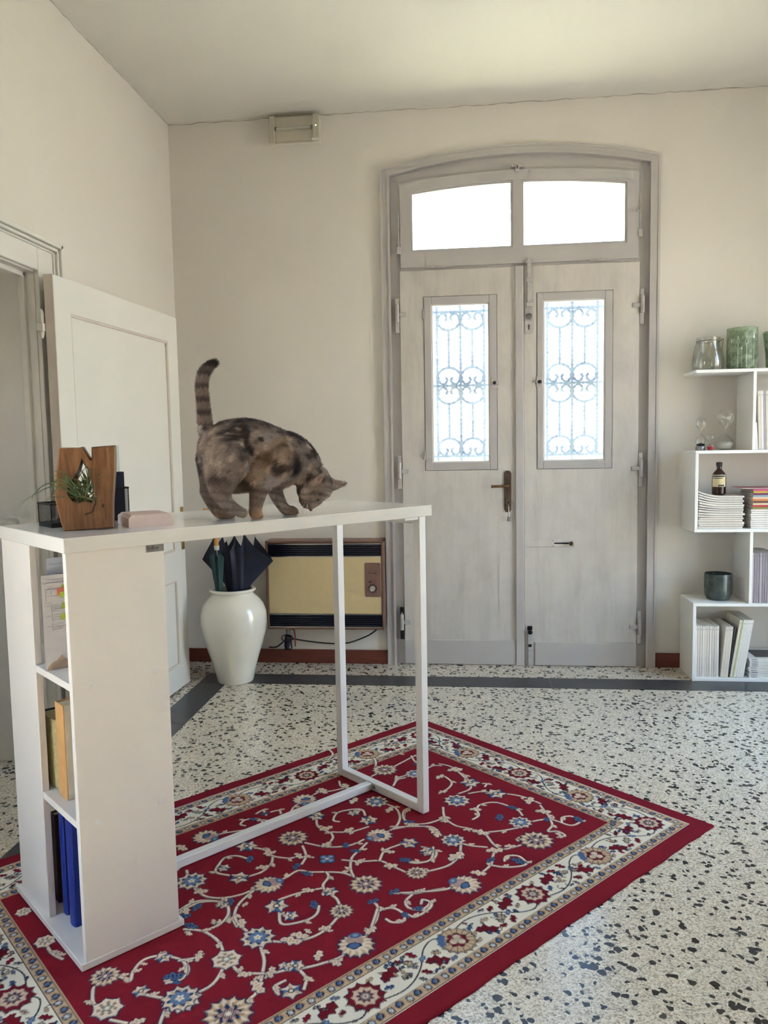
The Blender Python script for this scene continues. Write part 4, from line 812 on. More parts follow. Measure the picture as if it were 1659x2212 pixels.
# ================================================================== white bar table with shelf pillar
TB = Vector((-0.9286, 1.6804, 0.0096)); TA = math.atan2(0.748, 0.664)
EX = Vector((math.cos(TA), math.sin(TA), 0)); NX = Vector((-math.sin(TA), math.cos(TA), 0))
def desk_pt(e, n, z): return TB + EX*e + NX*n + Vector((0, 0, z-0.0096))
TOP = 1.051
tb = thing('bar_table', 'white bar table with open shelf pillar and steel frame leg', 'table', tuple(TB), TA)
zo = -0.0096                                        # heights below are above the terrazzo
def tpart(name, e0, e1, n0, n1, z0, z1, mat='white_lam', bev=0.0012, parent=None):
    b = bm_new(); box(b, e0, e1, n0, n1, z0+zo, z1+zo, bev); return part(tb, name, b, mat, parent=parent, world=False)
tpart('tabletop', 0.005, 1.200, -0.010, 0.455, 1.016, TOP, 'white_gloss', 0.0015)
tpart('base_board', 0.0, 0.268, 0.0, 0.478, 0.0096, 0.027)
pa = tpart('side_panel', 0.012, 0.255, 0.002, 0.020, 0.027, 1.016)
tpart('end_panel', 0.012, 0.030, 0.250, 0.470, 0.027, 1.016)
tpart('rear_panel', 0.237, 0.255, 0.020, 0.220, 0.027, 1.016)
for z0_ in (0.687, 0.352):
    b = bm_new(); prism(b, [(0.0135, 0.0205), (0.2365, 0.0205), (0.2365, 0.470), (0.0305, 0.470), (0.0305, 0.2495), (0.0135, 0.2495)], z0_+zo, z0_+0.018+zo, 'z', bev=0.0008); part(tb, 'shelf', b, 'white_lam', world=False)
for e, z in ((0.056, 0.696), (0.219, 0.696), (0.054, 0.361), (0.217, 0.361)):
    b = bm_new(); lathe(b, [(0, 0.0012), (0.006, 0.0010), (0.0072, 0)], 16, mtx=Matrix.Translation((e, 0.0020, z+zo)) @ Matrix.Rotation(PI/2, 4, 'X')); part(tb, 'screw_cap', b, 'white_steel', world=False, parent=pa)
for n0 in (0.0, 0.430): tpart('leg', 1.150, 1.180, n0, n0+0.030, 0.0096, 1.016, 'white_steel', 0.002)
tpart('foot_bar', 1.150, 1.180, 0.030, 0.430, 0.0096, 0.038, 'white_steel', 0.002)
tpart('stretcher', 0.255, 1.150, 0.262, 0.290, 0.0096, 0.036, 'white_steel', 0.002)
tpart('top_rail', 1.150, 1.180, 0.030, 0.430, 0.990, 1.016, 'white_steel', 0.002)
tpart('bracket', 1.090, 1.150, 0.003, 0.027, 1.006, 1.016, 'white_steel', 0.001)
for n0 in (0.250, 0.302):
    b = bm_new(); lathe(b, [(0, 0.004), (0.005, 0.003), (0.007, 0)], 12, mtx=Matrix.Translation((1.150, n0, 0.024+zo)) @ Matrix.Rotation(-PI/2, 4, 'Y')); part(tb, 'bolt', b, 'steel', world=False)
# maker's plate
M['label_metal'] = plain('label_plate', srgb(150, 144, 138), 0.35, 0.3, var=0.05)
def text_mesh(s, size):
    cu = bpy.data.curves.new('txt', 'FONT'); cu.body = s; cu.size = size; cu.extrude = 0.0; cu.align_x = 'LEFT'; cu.resolution_u = 2
    ob = bpy.data.objects.new('txt', cu); COL.objects.link(ob)
    dg = bpy.context.evaluated_depsgraph_get(); dg.update(); me = bpy.data.meshes.new_from_object(ob.evaluated_get(dg))
    bpy.data.objects.remove(ob); bpy.data.curves.remove(cu)
    b = bm_new(); b.from_mesh(me); bpy.data.meshes.remove(me); return b
pl = tpart('maker_plate', 0.208, 0.257-0.002, 0.0010, 0.0021, 0.997, 1.0155, 'label_metal', 0.0002, parent=pa)
b = text_mesh('SoBuy', 0.0125); bmesh.ops.transform(b, matrix=Matrix.Translation((0.2100, 0.0008, 1.0035+zo)) @ Matrix.Rotation(PI/2, 4, 'X'), verts=b.verts); part(tb, 'maker_lettering', b, 'black', world=False, parent=pa)
b = bm_new(); box(b, 0.210, 0.228, 0.0006, 0.0009, 1.0003+zo, 1.0009+zo); part(tb, 'maker_underline', b, 'black', world=False, parent=pa)

# ---- things on the pillar shelves
M['paper'] = plain('white_paper', srgb(226, 222, 224), 0.7, var=0.02); M['paper_blue'] = plain('bluish_paper', srgb(190, 196, 214), 0.7, var=0.03)
M['ink'] = plain('pen_ink', srgb(70, 66, 78), 0.7); M['lime'] = plain('lime_sticky_note', srgb(178, 206, 66), 0.6, var=0.04); M['coral'] = plain('coral_sticky_note', srgb(222, 120, 104), 0.6)
M['stain'] = plain('coffee_stained_paper', srgb(196, 172, 148), 0.75, var=0.06); M['sleeve'] = clear_glass('plastic_sleeve', (0.97, 0.97, 0.98, 1), 0.06, 0.15)
def scribble(b, e, z, L, h=0.0030, y=-0.0010):
    """a short run of handwriting as a thin zigzag ribbon"""
    n = max(4, int(L/0.0016)); pts = []
    for i in range(n): pts.append((e+L*i/n, y, z + (h*random.uniform(0.3, 1.0) if i % 2 else random.uniform(-0.0004, 0.0004))))
    tube(b, pts, 0.00028, 3)
def sheet(name, label, e0, e1, n0, z0, z1, mat):
    root = thing(name, label, 'paper', tuple(desk_pt(e0, n0, z0)), TA)
    b = bm_new(); box(b, 0, e1-e0, -0.0004, 0.0004, 0, z1-z0); part(root, 'page', b, mat, world=False); return root
s1 = sheet('paper_sheet', 'bluish handwritten sheet standing behind the white notes on the pillar shelf', 0.030, 0.215, 0.182, 0.706, 0.985, 'paper_blue')
b = bm_new(); scribble(b, 0.006, 0.262, 0.05); scribble(b, 0.022, 0.238, 0.04); tube(b, [(0.026, -0.001, 0.230), (0.020, -0.001, 0.220)], 0.0003, 3); part(s1, 'handwriting', b, 'ink', world=False)['kind'] = 'stuff'
s2 = sheet('paper_sheet', 'white handwritten sheet with lime sticky notes on the pillar shelf', 0.010, 0.205, 0.166, 0.706, 0.945, 'paper')
b = bm_new()
for e, z, L in ((0.012, 0.226, 0.05), (0.012, 0.219, 0.045), (0.014, 0.208, 0.015), (0.013, 0.203, 0.024), (0.012, 0.185, 0.007), (0.022, 0.185, 0.026), (0.006, 0.169, 0.014), (0.008, 0.162, 0.013), (0.024, 0.162, 0.018), (0.024, 0.157, 0.024), (0.024, 0.152, 0.025), (0.024, 0.147, 0.018), (0.008, 0.135, 0.012), (0.024, 0.138, 0.018), (0.024, 0.132, 0.022), (0.024, 0.126, 0.026), (0.008, 0.110, 0.012), (0.025, 0.114, 0.026), (0.025, 0.108, 0.034), (0.025, 0.102, 0.022)): scribble(b, e, z, L)
tube(b, [(0.011, -0.001, 0.205), (0.009, -0.001, 0.204), (0.009, -0.001, 0.174)], 0.00035, 3); tube(b, [(0.022, -0.001, 0.200), (0.022, -0.001, 0.190)], 0.00035, 3)
for z0, z1 in ((0.145, 0.166), (0.124, 0.142), (0.100, 0.118)): tube(b, [(0.0225, -0.001, z1), (0.0215, -0.001, (z0+z1)/2), (0.0225, -0.001, z0)], 0.00035, 3)
part(s2, 'handwriting', b, 'ink', world=False)['kind'] = 'stuff'
for e0, e1, z0, z1, m in ((0.036, 0.060, 0.186, 0.206, 'coral'), (0.047, 0.066, 0.197, 0.213, 'lime'), (0.042, 0.064, 0.180, 0.195, 'lime'), (0.046, 0.066, 0.151, 0.167, 'lime'), (0.043, 0.066, 0.124, 0.140, 'lime'), (0.054, 0.068, 0.106, 0.120, 'lime')):
    b = bm_new(); faces(b, [(e0, -0.0006, z0), (e1, -0.0006, z0+0.001), (e1, -0.0006, z1), (e0, -0.0030, z1-0.001)], [(0, 1, 2, 3)]); nt = part(s2, 'sticky_note', b, m, world=False)
b = bm_new(); prism(b, [(0.002, 0.001), (0.12, 0.001), (0.12, 0.020), (0.075, 0.016), (0.060, 0.026), (0.050, 0.022), (0.040, 0.036), (0.028, 0.024), (0.016, 0.020), (0.006, 0.010)], -0.0007, -0.0003); part(s2, 'stain', b, 'stain', world=False)
# black marker with white cap
mk = thing('marker_pen', 'black marker with white cap standing on the pillar shelf', 'pen', tuple(desk_pt(0.044, 0.224, 0.706)), TA)
b = bm_new(); lathe(b, [(0, 0), (0.0052, 0.0), (0.0056, 0.004), (0.0056, 0.070), (0.005, 0.074)], 14); part(mk, 'barrel', b, 'black', world=False, smooth=True)
b = bm_new(); lathe(b, [(0.0056, 0.074), (0.0058, 0.076), (0.0056, 0.080), (0, 0.081)], 14); part(mk, 'cap', b, 'white_steel', world=False, smooth=True)
M['page_cream'] = plain('book_pages', srgb(214, 204, 170), 0.8, var=0.06, scale=120)
def book(name, label, e0, e1, n0, n1, z0, z1, cover, round_spine=False, group=None, pages='page_cream', lean=0.0):
    """upright book, spine towards the pillar's open end (low e)"""
    root = thing(name, label, 'book', tuple(desk_pt(e0, (n0+n1)/2, z0)), TA, group)
    w = (n1-n0)/2; L = e1-e0; h = z1-z0; c = 0.0025
    b = bm_new(); box(b, c, L, -w, -w+c, 0, h, 0.0005); part(root, 'cover_board', b, cover, world=False)
    b = bm_new(); box(b, c, L, w-c, w, 0, h, 0.0005); part(root, 'cover_board', b, cover, world=False)
    b = bm_new()
    if round_spine: poly = [(w*0.35*(-math.cos(a))+c*1.3 if False else c*1.2-0.30*w*math.cos(a), w*math.sin(a)) for a in [(-0.5+i/10)*PI for i in range(11)]] + [(c*2, w-c), (c*2, -w+c)]; prism(b, poly, 0, h, 'z')
    else: box(b, 0, c, -w, w, 0, h, 0.0006)
    part(root, 'spine', b, cover, world=False, smooth=False)
    b = bm_new(); box(b, c*2, L-0.004, -w+c, w-c, 0.003, h-0.004); part(root, 'page_block', b, pages, world=False)
    return root
M['book_tan'] = plain('tan_book_cover', srgb(206, 158, 100), 0.6, var=0.06); M['book_cream'] = plain('cream_cover', srgb(224, 214, 196), 0.6)
M['book_blue'] = plain('royal_blue_cover', srgb(26, 48, 140), 0.38, var=0.06); M['book_navy'] = plain('navy_cover', srgb(34, 42, 66), 0.5); M['book_brown'] = plain('dark_brown_cover', srgb(74, 40, 34), 0.55, var=0.1); M['book_maroon'] = plain('maroon_cover', srgb(92, 26, 34), 0.5)
bt = book('book', 'thick book with tan spine on the middle pillar shelf', 0.040, 0.205, 0.150, 0.206, 0.3703, 0.615, 'book_tan')
b = bm_new(); box(b, 0.003, 0.165, -0.0286, -0.0280, 0.0, 0.2447); part(bt, 'jacket', b, 'book_cream', world=False)
# the big soft volume whose fore-edge shows
bv = thing('book', 'fat navy bound volume with olive fore-edge on the middle pillar shelf', 'book', tuple(desk_pt(0.040, 0.275, 0.3703)), TA)
w = 0.052; M['page_olive'] = plain('olive_page_edges', srgb(176, 164, 120), 0.8, var=0.12, scale=90)
b = bm_new(); poly = [(0.004+0.012*math.cos(a)*-1+0.012, w*math.sin(a)) for a in [(-0.5+i/12)*PI for i in range(13)]] + [(0.16, w), (0.16, -w)]; prism(b, poly, 0.002, 0.185, 'z'); part(bv, 'page_block', b, 'page_olive', world=False)
b = bm_new(); box(b, 0.006, 0.168, -w-0.003, -w-0.0002, 0, 0.190, 0.0006); part(bv, 'cover_board', b, 'book_navy', world=False)
b = bm_new(); box(b, 0.006, 0.168, w+0.0002, w+0.003, 0, 0.190, 0.0006); part(bv, 'cover_board', b, 'book_navy', world=False)
b = bm_new(); box(b, 0.164, 0.168, -w, w, 0, 0.190, 0.0006); part(bv, 'spine', b, 'book_navy', world=False)
book('book', 'taller royal blue volume with rounded spine on the bottom pillar shelf', 0.050, 0.215, 0.226, 0.258, 0.0273, 0.325, 'book_blue', True)
book('book', 'royal blue volume nearest the side panel on the bottom pillar shelf', 0.046, 0.215, 0.158, 0.198, 0.0273, 0.312, 'book_blue', True)
book('book', 'dark brown old book beside the blue volumes in the pillar', 0.055, 0.205, 0.300, 0.328, 0.0273, 0.275, 'book_brown')
book('book', 'maroon book farthest back on the bottom pillar shelf', 0.058, 0.200, 0.335, 0.358, 0.0273, 0.262, 'book_maroon')

# ================================================================== things on the tabletop
# split log planter with an air plant in its hollow
SP = Vector((-0.959, 1.887, TOP)); SA = math.radians(23)
slab = thing('wooden_planter', 'split log planter with grassy air plant standing on the table', 'planter', tuple(SP), SA)
def wood_mat():
    t = NT('oiled_log_wood')
    n1 = t.noise(7, 5, 0.6, (3.0, 1, 0.55), 2.2); n2 = t.noise(26, 4, 0.6, (3.5, 1, 0.30), 0.6); n3 = t.noise(5, 3, 0.6, (1, 1, 1), 1.0)
    c = t.ramp(n1, [(0.30, srgb(70, 40, 22)), (0.45, srgb(112, 72, 42)), (0.60, srgb(136, 96, 62)), (0.75, srgb(112, 74, 46))])
    c = t.mix(0.45, c, t.ramp(n2, [(0.3, srgb(72, 44, 26)), (0.7, srgb(146, 108, 74))]))
    c = t.mix(t.ramp(n3, [(0.45, (0, 0, 0)), (0.72, (0.55, 0.55, 0.55))]), c, srgb(96, 52, 28))
    t.set(c, 0.38); t.bump(n2, 0.25, 0.002); return t.m
M['log'] = wood_mat(); M['log_end'] = plain('sawn_wood', srgb(204, 168, 128), 0.6, var=0.08)
ZS = 0.0002258
def zp(x, y): return ((x-662)*ZS, (1068-y)*ZS)
outer = [zp(*p) for p in ((400, 1068), (372, 960), (350, 840), (330, 700), (340, 560), (352, 430), (385, 250), (398, 152), (520, 154), (600, 156), (640, 146), (672, 205), (716, 285), (722, 300), (727, 230), (728, 152), (860, 142), (980, 136), (978, 260), (970, 420), (955, 560), (940, 700), (930, 820), (926, 950), (924, 1050), (780, 1060), (600, 1066))]
hc = zp(598, 560)
def resample(poly, c, n):
    """radial resampling of a star shaped polygon about c"""
    out = []
    for k in range(n):
        a = 2*PI*k/n; dx, dy = math.cos(a), math.sin(a); best = 1e-4
        for (x0, y0), (x1, y1) in zip(poly, poly[1:]+poly[:1]):
            ex, ey = x1-x0, y1-y0; den = dx*ey-dy*ex
            if abs(den) < 1e-12: continue
            tt = ((x0-c[0])*ey-(y0-c[1])*ex)/den; ss = ((x0-c[0])*dy-(y0-c[1])*dx)/den
            if tt > 0 and -1e-6 <= ss <= 1+1e-6: best = max(best, tt)
        out.append((c[0]+dx*best, c[1]+dy*best))
    return out
hole = [zp(*p) for p in ((622, 268), (650, 330), (690, 380), (705, 470), (735, 600), (745, 720), (700, 770), (640, 745), (570, 770), (500, 740), (455, 660), (470, 560), (540, 470), (590, 380))]
hole_b = [(hc[0]+(x-hc[0])*0.72, hc[1]+(z-hc[1])*0.80) for x, z in hole]
yf, yb = -0.034, 0.034
def dense(poly, step):
    out = []
    for (x0, z0), (x1, z1) in zip(poly, poly[1:]+poly[:1]):
        n = max(1, int(math.hypot(x1-x0, z1-z0)/step))
        for i in range(n): out.append((x0+(x1-x0)*i/n, z0+(z1-z0)*i/n))
    return out
def inset(poly, dist):
    """move every corner along its inward normal (outline runs clockwise seen from the front)"""
    n = len(poly); out = []
    for i in range(n):
        (xa, za), (xb, zb), (xc, zc) = poly[i-1], poly[i], poly[(i+1) % n]
        tx, tz = xc-xa, zc-za; L = math.hypot(tx, tz)+1e-9; out.append((xb+tz/L*dist, max(0.0, zb-tx/L*dist)))
    return out
O = dense(outer, 0.006); Oi = inset(O, 0.0035); Hf = dense(hole, 0.006)
Hb = [(hc[0]+(x-hc[0])*0.72, hc[1]+(z-hc[1])*0.80) for x, z in Hf]
b = bm_new()
def loop(poly, y): return [b.verts.new((x, y, z)) for x, z in poly]
def skin(A, B):
    n = len(A)
    for k in range(n): b.faces.new((A[k], A[(k+1) % n], B[(k+1) % n], B[k]))
def capfill(A, B):
    es = []
    for L in (A, B):
        for k in range(len(L)):
            e = b.edges.get((L[k], L[(k+1) % len(L)])) or b.edges.new((L[k], L[(k+1) % len(L)])); es.append(e)
    bmesh.ops.triangle_fill(b, use_beauty=True, use_dissolve=False, edges=es)
o0, o1, o2, o3 = loop(Oi, yf), loop(O, yf+0.005), loop(O, yb-0.005), loop(Oi, yb); h0, h1 = loop(Hf, yf), loop(Hb, yb)
skin(o0, o1); skin(o1, o2); skin(o2, o3); skin(h0, h1); capfill(o0, h0); capfill(o3, h1)
part(slab, 'log', b, 'log', world=False)
b = bm_new(); tube(b, [(*p[:1], yf-0.0008, p[1]) for p in [zp(745, 735), zp(742, 780), zp(725, 800), zp(712, 850), zp(690, 875), zp(640, 885), zp(620, 900)]], [0.0012, 0.0016, 0.001, 0.0014, 0.0012, 0.0009, 0.0005], 5); part(slab, 'bark_crack', b, plain('deep_wood_crack', srgb(44, 26, 18), 0.8), world=False)
for x, y, r in ((820, 800, 0.003), (805, 745, 0.0012), (788, 460, 0.001), (905, 640, 0.0008)):
    b = bm_new(); q = zp(x, y); lathe(b, [(0, 0.0009), (r, 0.0006), (r*1.1, 0)], 9, squash=1.6, mtx=Matrix.Translation((q[0], yf-0.0005, q[1])) @ Matrix.Rotation(PI/2, 4, 'X')); part(slab, 'knot', b, plain('knot_wood', srgb(66, 38, 22), 0.7), world=False)
# air plant: each blade is a piece of its own
M['grass'] = plain('grass_blade', srgb(82, 102, 62), 0.5, var=0.25, scale=60); M['grass_dry'] = plain('dry_grass_blade', srgb(126, 112, 62), 0.55, var=0.2, scale=60)
def blade(root, p, mat):
    b = bm_new(); n = len(p); w0 = 0.0016; L = []
    for i, q in enumerate(p):
        w = w0*(1-(i/(n-1))**1.5)+0.0001; d = Vector(p[min(i+1, n-1)])-Vector(p[max(i-1, 0)]); sd = d.cross(Vector((0, 1, 0.2))); sd = sd.normalized()*w if sd.length > 1e-9 else Vector((w, 0, 0))
        v = Vector(q); L.append((b.verts.new(v-sd), b.verts.new(v+Vector((0, -w*0.5, 0))), b.verts.new(v+sd)))
    for A, B in zip(L[:-1], L[1:]):
        b.faces.new((A[0], A[1], B[1], B[0])); b.faces.new((A[1], A[2], B[2], B[1]))
    return part(root, 'grass_blade', b, mat, world=False, smooth=True)
rs = random.Random(4); base0 = zp(600, 745)
for k in range(120):
    up = rs.random(); side_ = rs.gauss(-0.35, 0.75); L = rs.uniform(0.035, 0.085); x0 = base0[0]+rs.uniform(-0.022, 0.024); z0 = base0[1]+rs.uniform(-0.006, 0.045)
    dx, dz, dy = side_*0.8, rs.uniform(0.2, 1.1), rs.uniform(-0.9, 0.1); d = Vector((dx, dy, dz)).normalized()
    pts = []; droop = rs.uniform(0.1, 0.9)
    for i in range(7):
        f = i/6; pts.append((x0+d.x*L*f, yf*0.4+d.y*L*f*0.7-0.004, z0+d.z*L*f-droop*L*f*f*0.55))
    blade(slab, pts, 'grass' if rs.random() < 0.72 else 'grass_dry')
def loose(pp):
    return smooth_pts([(zp(x, y)[0], yy, zp(x, y)[1]) for x, y, yy in pp], 3)
for pp in ([(560, 700, -0.03), (420, 590, -0.05), (300, 570, -0.06), (130, 655, -0.07), (20, 722, -0.07)], [(560, 690, -0.03), (430, 540, -0.05), (250, 545, -0.06), (126, 660, -0.062), (124, 705, -0.062)], [(560, 680, -0.03), (440, 470, -0.05), (300, 465, -0.05)], [(570, 640, -0.03), (450, 430, -0.05), (310, 404, -0.05)], [(560, 650, -0.03), (430, 500, -0.05), (340, 520, -0.05), (310, 640, -0.055), (300, 720, -0.055)], [(550, 660, -0.03), (450, 560, -0.05), (345, 610, -0.055), (335, 700, -0.055)], [(540, 650, -0.03), (440, 430, -0.05), (370, 400, -0.05)], [(640, 690, -0.03), (700, 560, -0.05), (740, 590, -0.05), (760, 600, -0.05)], [(560, 690, -0.03), (430, 600, -0.05), (350, 570, -0.05), (310, 500, -0.055)]):
    blade(slab, loose(pp), 'grass')

# wire mesh organisers
def mesh_wall(root, name, p0, p1, h, z0, mat, cell=0.0065, parent=None):
    """diamond expanded-metal sheet between two plan points"""
    p0, p1 = Vector(p0), Vector(p1); L = (p1-p0).length; d = (p1-p0)/L; b = bm_new(); r = 0.00045
    n = int((L+h)/cell)+1
    for s in (1, -1):
        for k in range(n+1):
            c = k*cell
            # line x - s*z = const clipped to the rectangle
            if s > 0: a0, a1 = (max(0, c-h), min(L, c)); q = [(a0, c-a0), (a1, c-a1)]
            else: a0, a1 = (max(0, c-h), min(L, c)); q = [(a0, h-(c-a0)), (a1, h-(c-a1))]
            if a1-a0 < 1e-4: continue
            tube(b, [p0+d*x_+Vector((0, 0, z0+z_)) for x_, z_ in q], r, 3)
    o = part(root, name, b, mat, world=False, parent=parent); o['kind'] = 'stuff'; return o
def wire_box(name, label, cat, e0, n0, lx, ly, h, base_h=0.012):
    root = thing(name, label, cat, tuple(desk_pt(e0, n0, TOP)), TA); th = 0.0018
    c = [(0, 0), (lx, 0), (lx, ly), (0, ly)]
    for i in range(4):
        a, d = c[i], c[(i+1) % 4]; mesh_wall(root, 'mesh_side', (*a, 0), (*d, 0), h-base_h-0.004, base_h, 'black')
    b = bm_new(); ring_prism(b, [(-th, -th), (lx+th, -th), (lx+th, ly+th), (-th, ly+th)], [(th, th), (lx-th, th), (lx-th, ly-th), (th, ly-th)], h-0.005, h, 'z'); part(root, 'rim', b, 'black', world=False)
    b = bm_new(); box(b, -0.001, lx+0.001, -0.001, ly+0.001, 0.0003, base_h, 0.001); part(root, 'tray_base', b, 'black', world=False)
    for x_, y_ in c:
        b = bm_new(); box(b, x_-0.001, x_+0.001, y_-0.001, y_+0.001, base_h, h-0.004); part(root, 'corner_post', b, 'black', world=False)
    return root
org = wire_box('desk_organizer', 'low black wire mesh tray on the table left of the log planter', 'organizer', 0.076, 0.262, 0.105, 0.094, 0.064)
b = bm_new(); box(b, 0.050, 0.052, 0.002, 0.092, 0.012, 0.058); part(org, 'divider', b, 'black', world=False)
cup = wire_box('pen_holder', 'black wire mesh pen holder on the table behind the log planter', 'pen holder', 0.250, 0.330, 0.066, 0.060, 0.094, 0.006)
M['folder_navy'] = plain('navy_binder', srgb(24, 30, 56), 0.5); M['ruler'] = clear_glass('ruler_plastic', (0.84, 0.93, 0.93, 1), 0.14, 0.1)
ad = Vector((0, 0, TOP+0.0065))
p = desk_pt(0.288, 0.358, 0); nb = thing('notebook', 'navy pocket notebook standing in the pen holder', 'notebook', (p.x, p.y, TOP+0.0065), TA)
b = bm_new(); box(b, -0.026, 0.026, -0.010, -0.008, 0, 0.130, 0.0006); part(nb, 'cover', b, 'folder_navy', world=False)
b = bm_new(); box(b, -0.026, 0.026, 0.004, 0.006, 0, 0.130, 0.0006); part(nb, 'cover', b, 'folder_navy', world=False)
b = bm_new(); box(b, -0.024, 0.024, -0.008, 0.004, 0.002, 0.127); part(nb, 'page_block', b, 'page_cream', world=False)
p = desk_pt(0.300, 0.372, 0); rl = thing('ruler', 'clear plastic ruler standing in the pen holder', 'ruler', (p.x, p.y, TOP+0.0065), TA)
b = bm_new(); box(b, -0.012, 0.012, -0.0008, 0.0008, 0, 0.205, 0.0003); part(rl, 'blade', b, 'ruler', world=False)
for k in range(38):
    b = bm_new(); box(b, -0.012, -0.012+(0.008 if k % 5 == 0 else 0.005), -0.0011, -0.0009, 0.01+k*0.005, 0.0104+k*0.005); part(rl, 'tick_mark', b, 'ink', world=False)
# pale pink memo box with a scooped lid
PM = desk_pt(0.2133, 0.1045, TOP); PA = math.atan2(*(lambda v: (v.y, v.x))(desk_pt(0.3197, 0.0794, 0)-desk_pt(0.2133, 0.1045, 0)))
M['pink'] = plain('pale_pink_card', srgb(232, 210, 204), 0.55, var=0.02)
mb_ = thing('memo_box', 'low pale pink box with scooped lid on the table', 'box', tuple(PM), PA)
b = bm_new(); lx, ly, h = 0.110, 0.150, 0.031; t_ = 0.012
prof = [(0, 0), (lx, 0), (lx, ly), (0, ly)]; mid_ = [(0.000, 0.0), (lx, 0.0), (lx, ly), (0.000, ly)]; topp = [(t_*0.7, 0.004), (lx-0.004, 0.004), (lx-0.004, ly-t_), (t_*0.7, ly-t_)]
R3 = [[b.verts.new((*q, z)) for q in L] for L, z in ((prof, 0.0004), (mid_, h*0.72), (topp, h))]
b.faces.new(R3[0])
for A, B in zip(R3[:-1], R3[1:]):
    for k in range(4): b.faces.new((A[k], A[(k+1) % 4], B[(k+1) % 4], B[k]))
n = 40; ccx, ccy = lx/2+0.002, ly/2-0.004; sq = resample([tuple(q) for q in topp], (ccx, ccy), n)
el = lambda k_, s_: (ccx+s_*(lx/2-0.016)*math.cos(2*PI*k_/n), ccy+s_*(ly/2-0.022)*math.sin(2*PI*k_/n))
S0 = [b.verts.new((x, y, h)) for x, y in sq]; S1 = [b.verts.new((*el(k, 1), h)) for k in range(n)]; S2 = [b.verts.new((*el(k, 0.8), h-0.006)) for k in range(n)]; S3 = [b.verts.new((*el(k, 0.4), h-0.009)) for k in range(n)]
for A, B in ((S0, S1), (S1, S2), (S2, S3)):
    for k in range(n): b.faces.new((A[k], A[(k+1) % n], B[(k+1) % n], B[k]))
b.faces.new(S3); part(mb_, 'body', b, 'pink', world=False)
b = bm_new(); box(b, -0.0006, lx+0.0006, -0.0006, ly+0.0006, 0.0002, 0.0022); part(mb_, 'base', b, 'pink', world=False)

# ================================================================== vase with umbrellas
VC = (-1.265, 4.030, 0.0)
t = NT('ivory_crackle_glaze'); t.set(t.ramp(t.noise(5, 3), [(0.3, srgb(232, 226, 210)), (0.7, srgb(240, 235, 222))]), 0.16); t.b.inputs['Coat Weight'].default_value = 0.4; M['glaze'] = t.m
prof = [(0, 0.004), (0.080, 0.004), (0.094, 0.001), (0.098, 0.010), (0.108, 0.060), (0.128, 0.130), (0.152, 0.205), (0.170, 0.270), (0.1775, 0.325), (0.174, 0.375), (0.158, 0.420), (0.134, 0.450), (0.116, 0.466), (0.108, 0.476), (0.108, 0.482), (0.119, 0.488), (0.123, 0.495), (0.120, 0.502), (0.110, 0.504), (0.101, 0.500), (0.097, 0.488), (0.099, 0.470), (0.120, 0.440), (0.155, 0.390), (0.166, 0.325), (0.140, 0.205), (0.095, 0.060), (0.080, 0.014), (0, 0.014)]
b = bm_new(); lathe(b, prof, 64, VC); vase = single('floor_vase', b, 'glaze', 'tall ivory glazed floor vase holding umbrellas beside the heater', 'vase', VC, smooth=True)
M['umb_navy'] = plain('navy_umbrella_cloth', srgb(22, 28, 48), 0.6, var=0.2); M['umb_green'] = plain('bottle_green_umbrella_cloth', srgb(24, 58, 58), 0.55, var=0.2); M['umb_black'] = plain('black_umbrella_cloth', srgb(16, 18, 26), 0.6, var=0.2)
M['handle_wood'] = plain('honey_wood', srgb(196, 138, 62), 0.4, var=0.1); M['white_plastic'] = plain('white_plastic', srgb(214, 210, 204), 0.4)
